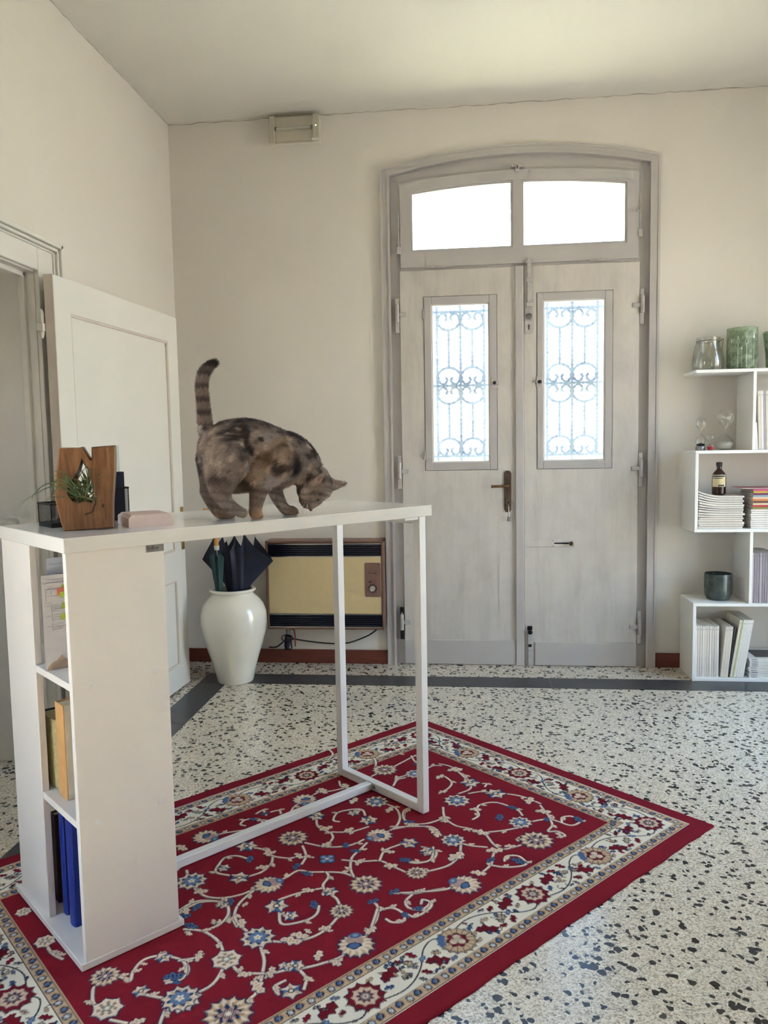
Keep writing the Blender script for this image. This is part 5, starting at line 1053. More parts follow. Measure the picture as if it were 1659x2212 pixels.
def umbrella(label, cx, cy, cloth, tips, bulge, apex_z, shift, handle=True, neck=0.070):
    """loosely furled umbrella, handle up: rib tips rise, the cloth between two ribs folds outward to a corner"""
    root = thing('umbrella', label, 'umbrella', (cx, cy, 0.03)); n = len(tips)
    for k in range(n):
        (a0, r0_, z0), (a1, r1_, z1) = tips[k], tips[(k+1) % n]; da = (a1-a0) % (2*PI); bg, drop = bulge[k]
        b = bm_new(); cols = 10; G = []; fs = [0, 0.25, 0.5, 0.62, 0.74, 0.84, 0.92, 1.0]
        for f in fs:
            row = []
            for j in range(cols+1):
                g = j/cols; a = a0+da*g; sag = 1-abs(2*g-1); zt = z0*(1-g)+z1*g-sag*drop; rt = (r0_*(1-g)+r1_*g)+bg*sag**1.2
                z = apex_z+(zt-apex_z)*f
                if z <= 0.5: r = 0.006+(neck-0.006)*(z-apex_z)/(0.5-apex_z)
                else: r = neck+(rt-neck)*(z-0.5)/max(1e-6, zt-0.5)
                row.append(b.verts.new((cx+shift[0]*f+r*math.cos(a), cy+shift[1]*f+r*math.sin(a), z)))
            G.append(row)
        for A, B in zip(G[:-1], G[1:]):
            for j in range(cols): b.faces.new((A[j], A[j+1], B[j+1], B[j]))
        part(root, 'gore', b, cloth, smooth=True)
    for a, r, z in tips:
        b = bm_new(); x, y = cx+shift[0]+r*math.cos(a), cy+shift[1]+r*math.sin(a)
        tube(b, [(x, y, z-0.012), (x, y, z+0.006)], [0.0016, 0.0008], 5); part(root, 'rib_tip', b, 'dark_metal')
    hx, hy = cx+shift[0], cy+shift[1]
    b = bm_new(); cyl(b, (cx, cy, 0.05), (hx, hy, 0.74), 0.005, 8); part(root, 'shaft', b, 'steel')
    if handle:
        b = bm_new(); tube(b, [(hx, hy, 0.735), (hx-0.003, hy, 0.80), (hx-0.007, hy, 0.88), (hx-0.010, hy, 0.90), (hx-0.03, hy, 0.925), (hx-0.06, hy, 0.925), (hx-0.078, hy, 0.90), (hx-0.08, hy, 0.87)], 0.0115, 12); part(root, 'handle', b, 'handle_wood', smooth=True)
        b = bm_new(); tube(b, [(hx, hy, 0.715), (hx, hy, 0.738)], [0.0125, 0.0145], 12); part(root, 'collar', b, 'white_plastic', smooth=True)
    return root
umbrella('large navy umbrella loosely furled in the ivory vase', VC[0]+0.022, VC[1]+0.030, 'umb_navy', [(-2.75, 0.120, 0.780), (-2.1, 0.070, 0.760), (-1.35, 0.055, 0.775), (-0.75, 0.075, 0.795), (0.55, 0.100, 0.770), (1.3, 0.08, 0.78), (2.0, 0.09, 0.775), (2.6, 0.11, 0.77)], [(0.02, 0.05), (0.02, 0.06), (0.02, 0.06), (0.115, 0.135), (0.03, 0.07), (0.03, 0.07), (0.03, 0.07), (0.085, 0.125)], 0.08, (0.0, 0.0), handle=False, neck=0.056)
umbrella('bottle green umbrella with honey wooden handle in the ivory vase', VC[0]-0.046, VC[1]-0.044, 'umb_green', [(-2.4, 0.028, 0.705), (-1.57, 0.020, 0.715), (-0.7, 0.028, 0.705), (0.4, 0.028, 0.71), (1.6, 0.028, 0.71), (2.8, 0.028, 0.71)], [(0.012, 0.03), (0.012, 0.03), (0.012, 0.03), (0.012, 0.03), (0.012, 0.03), (0.012, 0.03)], 0.06, (-0.016, -0.008), neck=0.019)

# ================================================================== gas heater on the back wall
HY0, HY1 = D-0.130, D-0.002; HX0, HX1, HZ0, HZ1 = -1.1425, -0.4780, 0.226, 0.727
M['heater_brown'] = plain('brown_enamel', srgb(112, 80, 66), 0.4, var=0.06); M['heater_cream'] = plain('cream_enamel', srgb(214, 192, 146), 0.45, var=0.02); M['heater_navy'] = plain('black_blue_grille', srgb(14, 18, 36), 0.25, var=0.1); M['chrome'] = plain('chrome_strip', srgb(196, 196, 196), 0.2, 0.9); M['panel_brown'] = plain('brown_control_panel', srgb(124, 92, 80), 0.45)
ht = thing('gas_heater', 'cream and brown gas convector heater on the wall beside the door', 'heater', ((HX0+HX1)/2, (HY0+HY1)/2, HZ0))
b = bm_new(); fw = 0.012
box(b, HX0, HX1, HY0, HY1, HZ1-0.014, HZ1, 0.004); box(b, HX0, HX1, HY0, HY1, HZ0, HZ0+0.010, 0.003); box(b, HX0, HX0+fw, HY0, HY1, HZ0, HZ1, 0.004); box(b, HX1-fw, HX1, HY0, HY1, HZ0, HZ1, 0.004)
part(ht, 'casing', b, 'heater_brown')
X0, X1 = HX0+fw, HX1-fw
b = bm_new(); box(b, X0, X1, HY0+0.012, HY1, 0.236, 0.713); part(ht, 'back_box', b, 'black')
b = bm_new(); box(b, X0+0.001, X1-0.001, HY0+0.004, HY0+0.012, 0.315, 0.636, 0.002); part(ht, 'front_panel', b, 'heater_cream')
for z0, z1 in ((0.641, 0.704), (0.246, 0.309)):
    g = bm_new(); box(g, X0+0.001, X1-0.001, HY0+0.014, HY0+0.020, z0, z1); gp = part(ht, 'grille', g, 'heater_navy')
    for k in range(6):
        g = bm_new(); z = z0+0.005+k*(z1-z0-0.010)/5; tube(g, [(X0+0.002, HY0+0.009, z), (X1-0.002, HY0+0.009, z)], 0.0045, 6); part(ht, 'louvre', g, 'heater_navy', parent=gp)
for z in (0.708, 0.6385, 0.312, 0.240):
    b = bm_new(); box(b, X0+0.001, X1-0.001, HY0+0.002, HY0+0.008, z-0.0018, z+0.0018); part(ht, 'chrome_strip', b, 'chrome')
b = bm_new(); rr_ = 0.008; cs = [(-0.583, 0.411), (-0.4955, 0.411), (-0.4955, 0.603), (-0.583, 0.603)]; poly = []
for (x_, z_), a0 in zip(((cs[0][0]+rr_, cs[0][1]+rr_), (cs[1][0]-rr_, cs[1][1]+rr_), (cs[2][0]-rr_, cs[2][1]-rr_), (cs[3][0]+rr_, cs[3][1]-rr_)), (PI, 1.5*PI, 0, 0.5*PI)):
    for i in range(5): poly.append((x_+rr_*math.cos(a0+i*PI/8), z_+rr_*math.sin(a0+i*PI/8)))
prism(b, poly, HY0+0.002, HY0+0.006, bev=0.0008); cp = part(ht, 'control_panel', b, 'panel_brown')
mk_ = Matrix.Translation((-0.540, HY0+0.003, 0.4604)) @ Matrix.Rotation(PI/2, 4, 'X')
b = bm_new(); lathe(b, [(0, 0.008), (0.021, 0.008), (0.023, 0.0)], 28, mtx=mk_); kb = part(ht, 'knob_ring', b, 'black', parent=cp, smooth=True)
b = bm_new(); lathe(b, [(0, 0.020), (0.015, 0.020), (0.0175, 0.017), (0.018, 0.006)], 28, mtx=mk_); part(ht, 'knob', b, 'chrome', parent=cp, smooth=True)
b = bm_new(); tube(b, [(-0.548, HY0-0.0185, 0.448), (-0.532, HY0-0.0185, 0.473)], 0.0016, 5); part(ht, 'pointer', b, 'white_plastic', parent=cp)
M['heater_dark'] = plain('dark_red_window', srgb(60, 18, 18), 0.3)
b = bm_new(); box(b, -0.561, -0.546, HY0+0.0005, HY0+0.003, 0.493, 0.500); part(ht, 'sight_window', b, 'heater_dark', parent=cp)
b = bm_new(); lathe(b, [(0, 0.003), (0.006, 0.002), (0.007, 0)], 14, mtx=Matrix.Translation((-0.523, HY0+0.002, 0.497)) @ Matrix.Rotation(PI/2, 4, 'X')); part(ht, 'igniter_button', b, 'panel_brown', parent=cp)
for x_, z_, L in ((-0.563, 0.5445, 0.044), (-0.530, 0.5405, 0.012), (-0.562, 0.559, 0.045)):
    b = bm_new(); box(b, x_, x_+L, HY0+0.0014, HY0+0.0022, z_, z_+(0.0035 if L < 0.0445 else 0.001)); part(ht, 'printed_line', b, 'heater_dark', parent=cp)
# gas cock, red lever and cable below
gv = thing('gas_valve', 'dark gas valve with red lever under the heater', 'valve', (-1.045, D-0.05, 0.085))
b = bm_new(); cyl(b, (-1.045, D-0.05, 0.2255), (-1.045, D-0.05, 0.165), 0.012, 12); part(gv, 'pipe', b, 'steel')
b = bm_new(); tube(b, [(-1.045, D-0.05, 0.175), (-1.045, D-0.05, 0.165), (-1.045, D-0.05, 0.150), (-1.045, D-0.05, 0.115), (-1.043, D-0.052, 0.095), (-1.040, D-0.054, 0.086)], [0.014, 0.020, 0.022, 0.023, 0.024, 0.014], 12); part(gv, 'body', b, 'heater_navy', smooth=True)
b = bm_new(); tube(b, [(-1.045+0.032*math.cos(a), D-0.072, 0.160+0.020*math.sin(a)) for a in [2*PI*i/16 for i in range(16)]], 0.0035, 6, closed=True); part(gv, 'loop', b, 'heater_navy')
M['red_plastic'] = plain('red_lever', srgb(150, 28, 30), 0.4)
b = bm_new(); tube(b, [(-1.030, D-0.06, 0.212), (-1.018, D-0.065, 0.216), (-1.003, D-0.068, 0.205), (-1.000, D-0.068, 0.180), (-0.999, D-0.068, 0.112)], [0.006, 0.005, 0.004, 0.004, 0.004], 6); part(gv, 'lever', b, 'red_plastic', smooth=True)
b = bm_new(); tube(b, smooth_pts([(-1.165, D-0.020, 0.094), (-1.12, D-0.03, 0.098), (-1.085, D-0.018, 0.122), (-1.066, D-0.012, 0.140), (-1.02, D-0.012, 0.141), (-0.97, D-0.018, 0.135), (-0.88, D-0.025, 0.126), (-0.78, D-0.020, 0.118), (-0.70, D-0.020, 0.124), (-0.63, D-0.022, 0.148), (-0.57, D-0.03, 0.178), (-0.515, D-0.05, 0.222)], 5), 0.0042, 8)
single('power_cable', b, 'black', 'black cable sagging along the wall below the heater', 'cable', (-0.84, D-0.03, 0.12), smooth=True)

# ================================================================== emergency light under the ceiling
el_ = thing('emergency_light', 'small rectangular emergency light with bare tube near the ceiling', 'light', (-0.931, D-0.03, 2.897))
LX0, LX1, LZ0, LZ1, LY = -1.070, -0.793, 2.897, 3.040, D-0.058
M['lamp_body'] = plain('yellowed_white_plastic', srgb(226, 219, 205), 0.4, var=0.03)
b = bm_new(); box(b, LX0, LX1, LY+0.024, D-0.0005, LZ0, LZ1, 0.004); part(el_, 'housing', b, 'lamp_body')
b = bm_new(); box(b, LX0+0.002, LX0+0.030, LY+0.004, LY+0.024, LZ0+0.002, LZ1-0.002, 0.003); part(el_, 'end_block', b, 'lamp_body')
b = bm_new(); box(b, LX1-0.036, LX1-0.002, LY+0.004, LY+0.024, LZ0+0.002, LZ1-0.002, 0.003); part(el_, 'end_block', b, 'lamp_body')
M['cover'] = clear_glass('clear_lamp_cover', (0.985, 0.98, 0.96, 1), 0.04, 0.1)
b = bm_new(); ring_prism(b, [(LX0, LZ0), (LX1, LZ0), (LX1, LZ1), (LX0, LZ1)], [(LX0+0.003, LZ0+0.003), (LX1-0.003, LZ0+0.003), (LX1-0.003, LZ1-0.003), (LX0+0.003, LZ1-0.003)], LY, LY+0.024); box(b, LX0, LX1, LY-0.002, LY, LZ0, LZ1); part(el_, 'cover', b, 'cover')
zc = (LZ0+LZ1)/2+0.006; M['tube_glass'] = plain('frosted_tube', srgb(226, 224, 214), 0.2)
b = bm_new(); cyl(b, (LX0+0.040, LY+0.014, zc-0.004), (LX1-0.046, LY+0.014, zc+0.001), 0.0078, 14); part(el_, 'fluorescent_tube', b, 'tube_glass', smooth=True)
for x_ in (LX0+0.032, LX1-0.038):
    b = bm_new(); cyl(b, (x_-0.008, LY+0.014, zc-0.002), (x_+0.008, LY+0.014, zc-0.002), 0.0090, 12); part(el_, 'tube_cap', b, 'steel')
    for dz in (-0.004, 0.004):
        b = bm_new(); cyl(b, (x_-0.012, LY+0.008, zc+dz), (x_+0.012, LY+0.008, zc+dz), 0.0016, 6); part(el_, 'pin', b, 'dark_metal')
t = NT('indicator_led'); t.set((0.5, 0.7, 0.2, 1), 0.3); t.b.inputs['Emission Color'].default_value = (0.75, 0.95, 0.35, 1); t.b.inputs['Emission Strength'].default_value = 3.0; M['led'] = t.m
b = bm_new(); lathe(b, [(0, 0.003), (0.0022, 0.002), (0.003, 0)], 10, mtx=Matrix.Translation((LX1-0.018, LY+0.004, zc+0.002)) @ Matrix.Rotation(PI/2, 4, 'X')); part(el_, 'indicator', b, 'led')
b = bm_new(); box(b, LX1-0.040, LX1, LY-0.004, LY, LZ0-0.001, LZ0+0.012, 0.001); part(el_, 'clip', b, 'lamp_body')

# ================================================================== bookcase against the back wall
BX0, BX1, BY0, BY1 = 1.137, 1.900, 4.130, D-0.016; th = 0.016
M['case_white'] = plain('bookcase_white', srgb(243, 241, 235), 0.45, var=0.015, scale=3)
bc = thing('bookcase', 'white stacked bookcase of offset open boxes by the front door', 'bookcase', ((BX0+BX1)/2, (BY0+BY1)/2, 0))
def bpart(name, x0, x1, z0, z1, y0=BY0, y1=BY1):
    b = bm_new(); box(b, x0, x1, y0, y1, z0, z1, 0.0012); return part(bc, name, b, 'case_white')
Z = [0.001, 0.394, 0.777, 1.177, 1.582]
bpart('shelf', BX0+th, BX1-th, 0.001, 0.018); bpart('shelf', BX0, BX1, 0.394, 0.410); bpart('side_panel', BX0, BX0+th, 0.001, 0.394); bpart('side_panel', BX1-th, BX1, 0.001, 0.394)
bpart('divider', 1.410, 1.426, 0.410, 0.777); bpart('side_panel', BX1-th, BX1, 0.410, 0.777)
bpart('shelf', BX0, BX1, 0.777, 0.794); bpart('shelf', BX0, BX1, 1.177, 1.193); bpart('side_panel', BX0, BX0+th, 0.794, 1.177); bpart('side_panel', BX1-th, BX1, 0.794, 1.177)
bpart('divider', 1.410, 1.426, 1.193, 1.582); bpart('side_panel', BX1-th, BX1, 1.193, 1.582)
bpart('shelf', BX0-0.003, BX1, 1.582, 1.598)
# ---- top board: jar, green lantern glass, a third glass at the edge of view
M['wire'] = plain('grey_wire', srgb(120, 114, 106), 0.4, 0.7)
M['jar_glass'] = clear_glass('jar_glass', (0.975, 0.98, 0.965, 1), 0.10)
jar = thing('glass_jar', 'clear pot bellied glass jar with wire collar on the bookcase top', 'jar', (1.224, 4.245, 1.598))
b = bm_new(); lathe(b, [(0, 0.003), (0.062, 0.003), (0.072, 0.006), (0.079, 0.022), (0.080, 0.045), (0.074, 0.075), (0.064, 0.105), (0.057, 0.130), (0.055, 0.150), (0.058, 0.158), (0.060, 0.166), (0.058, 0.170), (0.055, 0.166), (0.052, 0.150), (0.054, 0.130), (0.061, 0.104), (0.071, 0.074), (0.077, 0.045), (0.076, 0.023), (0.068, 0.009), (0, 0.006)], 48); part(jar, 'glass', b, 'jar_glass', world=False, smooth=True)
b = bm_new(); tube(b, [(0.0592*math.cos(a), 0.0592*math.sin(a), 0.152) for a in [2*PI*i/32 for i in range(32)]], 0.0018, 6, closed=True); part(jar, 'wire_collar', b, 'wire', world=False)
b = bm_new(); tube(b, smooth_pts([(0.059, -0.005, 0.152), (0.070, -0.006, 0.160), (0.064, -0.008, 0.120), (0.062, -0.010, 0.095)], 4), 0.0016, 5); tube(b, [(0.059, -0.005, 0.158), (0.074, -0.005, 0.161)], 0.0022, 5); part(jar, 'wire_clasp', b, 'wire', world=False)
b = bm_new(); tube(b, smooth_pts([(-0.059, -0.005, 0.150), (-0.066, -0.008, 0.128), (-0.076, -0.010, 0.090), (-0.081, -0.012, 0.050)], 4), 0.0014, 5); part(jar, 'wire_handle', b, 'wire', world=False)
t = NT('frosted_green_glass'); tr = t.n('ShaderNodeBsdfTransparent'); tr.inputs['Color'].default_value = (0.80, 0.87, 0.76, 1)
pb = t.b; cl = t.ramp(t.noise(26, 5, 0.7), [(0.40, srgb(136, 152, 126)), (0.62, srgb(190, 200, 176))]); t.set(cl, 0.25)
ms = t.n('ShaderNodeMixShader'); t.l(t.ramp(t.noise(26, 5, 0.7), [(0.38, (0.30,)*3), (0.66, (0.60,)*3)]), ms.inputs[0]); t.l(tr.outputs[0], ms.inputs[1]); t.l(pb.outputs[0], ms.inputs[2]); t.l(ms.outputs[0], t.o.inputs['Surface']); M['green_glass'] = t.m
M['etched'] = plain('etched_white_lines', srgb(222, 226, 212), 0.6)
gl = thing('candle_glass', 'green frosted candle glass with etched fir trees on the bookcase top', 'candle holder', (1.390, 4.245, 1.598))
b = bm_new(); R = 0.0745; lathe(b, [(0, 0.002), (R-0.003, 0.002), (R, 0.006), (R, 0.210), (R-0.001, 0.2125), (R-0.0035, 0.2115), (R-0.004, 0.205), (R-0.004, 0.008), (0, 0.007)], 48); part(gl, 'glass', b, 'green_glass', world=False, smooth=True)
def on_cyl(a, z, R=0.0751): return (R*math.cos(a), R*math.sin(a), z)
va = math.atan2(-4.245, -1.390)                         # direction to the viewer
for off, zt, hw, crown in ((-0.72, 0.160, 0.05, 0.022), (-0.26, 0.168, 0.10, 0.034), (0.28, 0.168, 0.12, 0.040), (0.80, 0.185, 0.09, 0.030), (-0.02, 0.120, 0.05, 0.02)):
    a = va+off; b = bm_new()
    n = 4; L_ = []
    for i in range(n+1):
        f = i/n; z = zt-crown*f; w_ = hw*f*(1.15 if i % 2 else 0.9); L_.append((b.verts.new(on_cyl(a-w_, z)), b.verts.new(on_cyl(a+w_, z))))
    if off in (-0.26, 0.28):
        for side in (0, 1): pass
        b.free(); b = bm_new(); pts = [on_cyl(a, zt)] 
        lft = []; rgt = []
        for i in range(1, 6):
            f = i/5; z = zt-crown*f; lft += [on_cyl(a-hw*f, z), on_cyl(a-hw*f*0.72, z+0.001)]; rgt += [on_cyl(a+hw*f, z), on_cyl(a+hw*f*0.72, z+0.001)]
        tube(b, [on_cyl(a, zt)] + lft[:-1] + rgt[:-1][::-1] + [on_cyl(a, zt)], 0.0007, 4)
    else:
        for A, B in zip(L_[:-1], L_[1:]):
            try: b.faces.new((A[0], A[1], B[1], B[0]))
            except ValueError: pass
    tr_ = part(gl, 'tree_crown', b, 'etched', world=False)
    b = bm_new(); w_ = hw*0.16; z1 = zt-crown; faces(b, [on_cyl(a-w_, 0.012), on_cyl(a+w_, 0.012), on_cyl(a+w_*0.8, z1), on_cyl(a-w_*0.8, z1)], [(0, 1, 2, 3)]); part(gl, 'tree_trunk', b, 'etched', world=False, parent=tr_)
g3 = thing('glass_vase', 'small greenish glass at the right edge of the bookcase top', 'vase', (1.556, 4.245, 1.598))
b = bm_new(); lathe(b, [(0, 0.002), (0.040, 0.002), (0.046, 0.010), (0.050, 0.080), (0.058, 0.150), (0.064, 0.188), (0.062, 0.190), (0.055, 0.150), (0.047, 0.080), (0.043, 0.012), (0, 0.008)], 40); part(g3, 'glass', b, 'green_glass', world=False, smooth=True)
b = bm_new(); tube(b, [(0.0632*math.cos(a), 0.0632*math.sin(a), 0.189) for a in [2*PI*i/32 for i in range(32)]], 0.0016, 6, closed=True); part(g3, 'rim', b, 'jar_glass', world=False, smooth=True)
# ---- hourglasses
M['sand_white'] = plain('white_sand', srgb(226, 222, 212), 0.9); M['sand_red'] = plain('red_sand', srgb(196, 20, 48), 0.8); M['sand_black'] = plain('black_sand', srgb(24, 22, 24), 0.9)
M['hour_glass'] = clear_glass('hourglass_glass', (0.97, 0.975, 0.96, 1), 0.12)
def hourglass(label, x, y, z, h, r, sand, fill, twist_=False, base=None):
    root = thing('hourglass', label, 'hourglass', (x, y, z+0.0006)); z0 = 0.0
    if base:
        b = bm_new(); lathe(b, [(0, 0), (r*0.92, 0), (r*0.95, 0.002), (r*0.95, base-0.002), (r*0.9, base), (0, base)], 28); part(root, 'base', b, 'steel', world=False, smooth=True); z0 = base
    H = h-z0; prof = []
    for i in range(29):
        f = i/28; q = abs(2*f-1)              # 1 at the ends, 0 at the neck
        rr = r*(0.07+0.93*math.sin(min(1.0, q/0.62)*PI/2)**1.35) if q < 0.62 else r*math.sqrt(max(0.0, 1-((q-0.62)/0.38)**2*0.62))
        prof.append((rr, z0+H*f))
    prof = [(0, z0+0.0003)] + prof + [(0, z0+H)]
    b = bm_new(); n = 40 if twist_ else 28; lathe(b, prof, n)
    if twist_:
        for v in b.verts:
            rr = math.hypot(v.co.x, v.co.y)
            if rr > 0.004:
                a = math.atan2(v.co.y, v.co.x); k = 1+0.035*math.sin(10*a+(v.co.z/H)*16); v.co.x *= k; v.co.y *= k
    part(root, 'bulbs', b, 'hour_glass', world=False, smooth=True)
    sp = [(0, z0+0.002)] + [(rr*0.93, zz) for rr, zz in prof[1:-1] if zz < z0+H*fill and zz > z0+0.001] + [(0, z0+H*(fill+0.03))]
    b = bm_new(); lathe(b, sp, 24); part(root, 'sand', b, sand, world=False, smooth=True); return root
hourglass('large ribbed hourglass with white sand on the bookcase', 1.3155, 4.245, 1.193, 0.204, 0.0405, 'sand_white', 0.20, True)
hourglass('medium hourglass with black sand on a silver base', 1.190, 4.235, 1.193, 0.163, 0.0265, 'sand_black', 0.10, False, 0.020)
hourglass('tiny hourglass with red sand on the bookcase', 1.2270, 4.195, 1.193, 0.080, 0.0180, 'sand_red', 0.22)
# ---- magazines and books
M['mag_cream'] = plain('cream_magazine_cover', srgb(222, 212, 196), 0.5, var=0.04); M['mag_white'] = plain('white_magazine_cover', srgb(230, 226, 218), 0.45, var=0.03); M['mag_dark'] = plain('dark_cover_photo', srgb(58, 54, 54), 0.4, var=0.3, scale=40); M['mag_green'] = plain('pale_green_spine', srgb(186, 190, 138), 0.5); M['mag_grey'] = plain('grey_mauve_cover', srgb(150, 142, 146), 0.5, var=0.05); M['mag_lilac'] = plain('lilac_grey_cover', srgb(176, 164, 170), 0.5, var=0.05)
M['ink_faint'] = plain('faded_spine_print', srgb(120, 112, 104), 0.6); M['page_white'] = plain('magazine_pages', srgb(220, 214, 204), 0.8, var=0.08, scale=300)
MAGS = {}
def magazine(label, group, x, y, z, w, h, depth, cover, lean=0.0, flat=False, rotz=0.0, mark=True, title=None):
    """upright (spine to the front) or lying (flat=True, spine to the front) magazine; w = thickness"""
    root = thing('magazine', label, 'magazine', (x, y, z + (w*math.sin(lean)+0.0002 if lean > 0 else 0.0)), rotz, group)
    key = (round(w, 4), round(h, 3), round(depth, 3), cover, flat)
    if key not in MAGS:
        def bb(bx_):
            b = bm_new()
            for q in bx_: box(b, *q)
            return b
        t_ = 0.0006
        if flat:
            A = bb([(0, h, 0, depth, 0, t_), (0, h, 0, depth, w-t_, w), (0, h, 0, t_, t_, w-t_)]); Pg = bb([(0.001, h-0.0015, t_, depth-0.001, t_, w-t_)]); K = bb([(0.010, 0.040, -0.0003, 0.0, w*0.32, w*0.58)])
        else:
            A = bb([(0, t_, 0, depth, 0, h), (w-t_, w, 0, depth, 0, h), (t_, w-t_, 0, t_, 0, h)]); Pg = bb([(t_, w-t_, t_, depth-0.001, 0.001, h-0.0015)]); K = bb([(w*0.36, w*0.60, -0.0003, 0.0, h*0.925, h*0.945)])
        ms_ = []
        for nm, b, mt in (('cover', A, cover), ('pages', Pg, 'page_white'), ('spine_print', K, 'ink' if flat else 'ink_faint')):
            me = bpy.data.meshes.new(nm); bmesh.ops.recalc_face_normals(b, faces=b.faces); b.to_mesh(me); b.free(); me.materials.append(M[mt]); ms_.append((nm, me))
        MAGS[key] = ms_
    for nm, me in MAGS[key]:
        if nm == 'spine_print' and not mark: continue
        o = bpy.data.objects.new(nm, me); COL.objects.link(o); o.parent = root
    if lean: root.rotation_euler = (0, lean, rotz)
    return root
rm = random.Random(11)
ORD = ['first', 'second', 'third', 'fourth', 'fifth', 'sixth', 'seventh', 'eighth', 'ninth', 'tenth', 'eleventh', 'twelfth', 'thirteenth', 'fourteenth', 'fifteenth']
# bottom box: upright row, leaning ones, lying pile
x = 1.156
for k in range(10):
    w = rm.uniform(0.0100, 0.0116); magazine(f'slim cream magazine, {ORD[k]} from the left in the upright row of the bottom box', 'upright row of cream magazines', x, BY0+0.018+rm.uniform(0, 0.003), 0.0185, w, 0.268+rm.uniform(-0.001, 0.001), 0.205, 'mag_cream' if k % 3 else 'mag_white'); x += w+0.0014
x = 1.2840
for k, lb in enumerate(('first cream magazine leaning right after the upright row', 'second cream magazine leaning right after the upright row', 'third cream magazine leaning right after the upright row')):
    magazine(lb, 'leaning cream magazines', x, BY0+0.018, 0.0190, 0.0118, 0.266, 0.205, 'mag_cream', lean=0.09); x += 0.0124
magazine('magazine with dark cover leaning beside the cream magazines', None, x+0.001, BY0+0.018, 0.0192, 0.0070, 0.268, 0.200, 'mag_dark', lean=0.105); x += 0.0085
for k, (lb, cv) in enumerate((('tall cream magazine leaning with pale green neighbour', 'mag_cream'), ('tall magazine with pale green spine leaning in the bottom box', 'mag_green'), ('tall white magazine just right of the pale green spine', 'mag_white'), ('second tall white magazine right of the pale green spine', 'mag_white'), ('third tall white magazine right of the pale green spine', 'mag_white'), ('last tall white magazine leaning over the lying pile', 'mag_white'))):
    w = 0.0075 if cv == 'mag_green' else 0.0115; magazine(lb, 'tall leaning magazines', x, BY0+0.016, 0.0195, w, 0.304, 0.225, cv, lean=0.150); x += w*1.03+0.0004
z = 0.0185
for k in range(9):
    w = rm.uniform(0.0088, 0.0112); o = magazine(f'white magazine, {ORD[k]} from the floor in the flat pile of the bottom box' if k < 8 else 'top magazine of the flat pile with a dark picture on its cover', 'lying pile of white magazines', 1.424+rm.uniform(-0.003, 0.004), BY0+0.014+rm.uniform(-0.002, 0.004), z, w, 0.285, 0.210, 'mag_white', flat=True); z += w+0.0012
b = bm_new(); box(b, 0.040, 0.175, 0.030, 0.175, w+0.0001, w+0.0004); part(o, 'cover_picture', b, 'mag_dark', world=False)
# level above: grey-lilac upright set right of the divider
x = 1.4285
for k in range(9):
    w = rm.uniform(0.0105, 0.0125); magazine(f'grey lilac magazine, {ORD[k]} right of the divider above the bottom box', 'grey lilac upright magazines', x, BY0+0.020+rm.uniform(0, 0.002), 0.4105, w, 0.258, 0.200, 'mag_grey' if k % 3 else 'mag_lilac'); x += w+0.0018
# dark ceramic cup
t = NT('dark_green_stoneware'); t.set(t.ramp(t.noise(24, 5, 0.65), [(0.3, srgb(46, 54, 52)), (0.55, srgb(74, 84, 80)), (0.75, srgb(104, 112, 104))]), 0.25); M['stoneware'] = t.m
b = bm_new(); lathe(b, [(0, 0.001), (0.044, 0.001), (0.056, 0.006), (0.0640, 0.022), (0.0670, 0.040), (0.0685, 0.080), (0.0680, 0.134), (0.0668, 0.1385), (0.0645, 0.137), (0.0635, 0.080), (0.060, 0.035), (0.048, 0.014), (0, 0.010)], 48, (1.2925, 4.245, 0.410))
single('plant_pot', b, 'stoneware', 'dark green glazed stoneware pot on the bottom bookcase box', 'pot', (1.2925, 4.245, 0.410), smooth=True)
# middle box: curling magazine pile, amber bottle, notebook pile
def curl_mag(label, group, x0, y0, z, w, L, depth, curl, cover):
    """lying magazine whose left, folded end curls up"""
    root = thing('magazine', label, 'magazine', (x0, y0, z), 0, group); n = 12
    def sheet_(b, d0, d1, s0, s1, y_0, y_1):
        A = []
        for i in range(n+1):
            f = s0+(s1-s0)*i/n; up_ = curl*max(0, 1-f/0.55)**2; x_ = L*f
            A.append([b.verts.new((x_, yy, dz+up_)) for yy in (y_0, y_1) for dz in (d0, d1)])
        for P_, Q_ in zip(A[:-1], A[1:]):
            for a_, c_ in ((0, 1), (1, 3), (3, 2), (2, 0)): b.faces.new((P_[a_], P_[c_], Q_[c_], Q_[a_]))
        b.faces.new((A[0][0], A[0][1], A[0][3], A[0][2])); b.faces.new((A[-1][0], A[-1][1], A[-1][3], A[-1][2]))
    b = bm_new(); sheet_(b, 0.0, 0.0006, 0, 1, 0, depth); sheet_(b, w-0.0006, w, 0, 1, 0, depth); part(root, 'cover', b, cover, world=False)
    b = bm_new(); sheet_(b, 0.0006, w-0.0006, 0.0, 0.992, 0.001, depth-0.001); part(root, 'pages', b, 'page_white', world=False); return root
z = 0.7945; N_ = 15
for k in range(N_):
    w = rm.uniform(0.0085, 0.0115); c = 0.0 if k < 5 else 0.0026*(k-4)
    cv = 'mag_dark' if k in (8, 12) else 'mag_cream'
    lb = f'cream magazine, {ORD[k]} from the bottom of the curling pile under the amber bottle' if k < N_-1 else 'topmost magazine of the curling pile carrying the amber bottle'
    curl_mag(lb, 'curling magazine pile', 1.162+rm.uniform(-0.002, 0.003), BY0+0.012+rm.uniform(0, 0.006), z, w, 0.222+rm.uniform(-0.006, 0.006), 0.185, c, cv); z += w+0.0014
top_pile = z
M['amber'] = plain('dark_amber_glass', srgb(44, 22, 14), 0.08, var=0.1); M['label_cream'] = plain('cream_label', srgb(206, 190, 146), 0.6, var=0.03)
bo = thing('bottle', 'dark amber bottle with cream label on the curling magazine pile', 'bottle', (1.2805, 4.220, top_pile+0.0008))
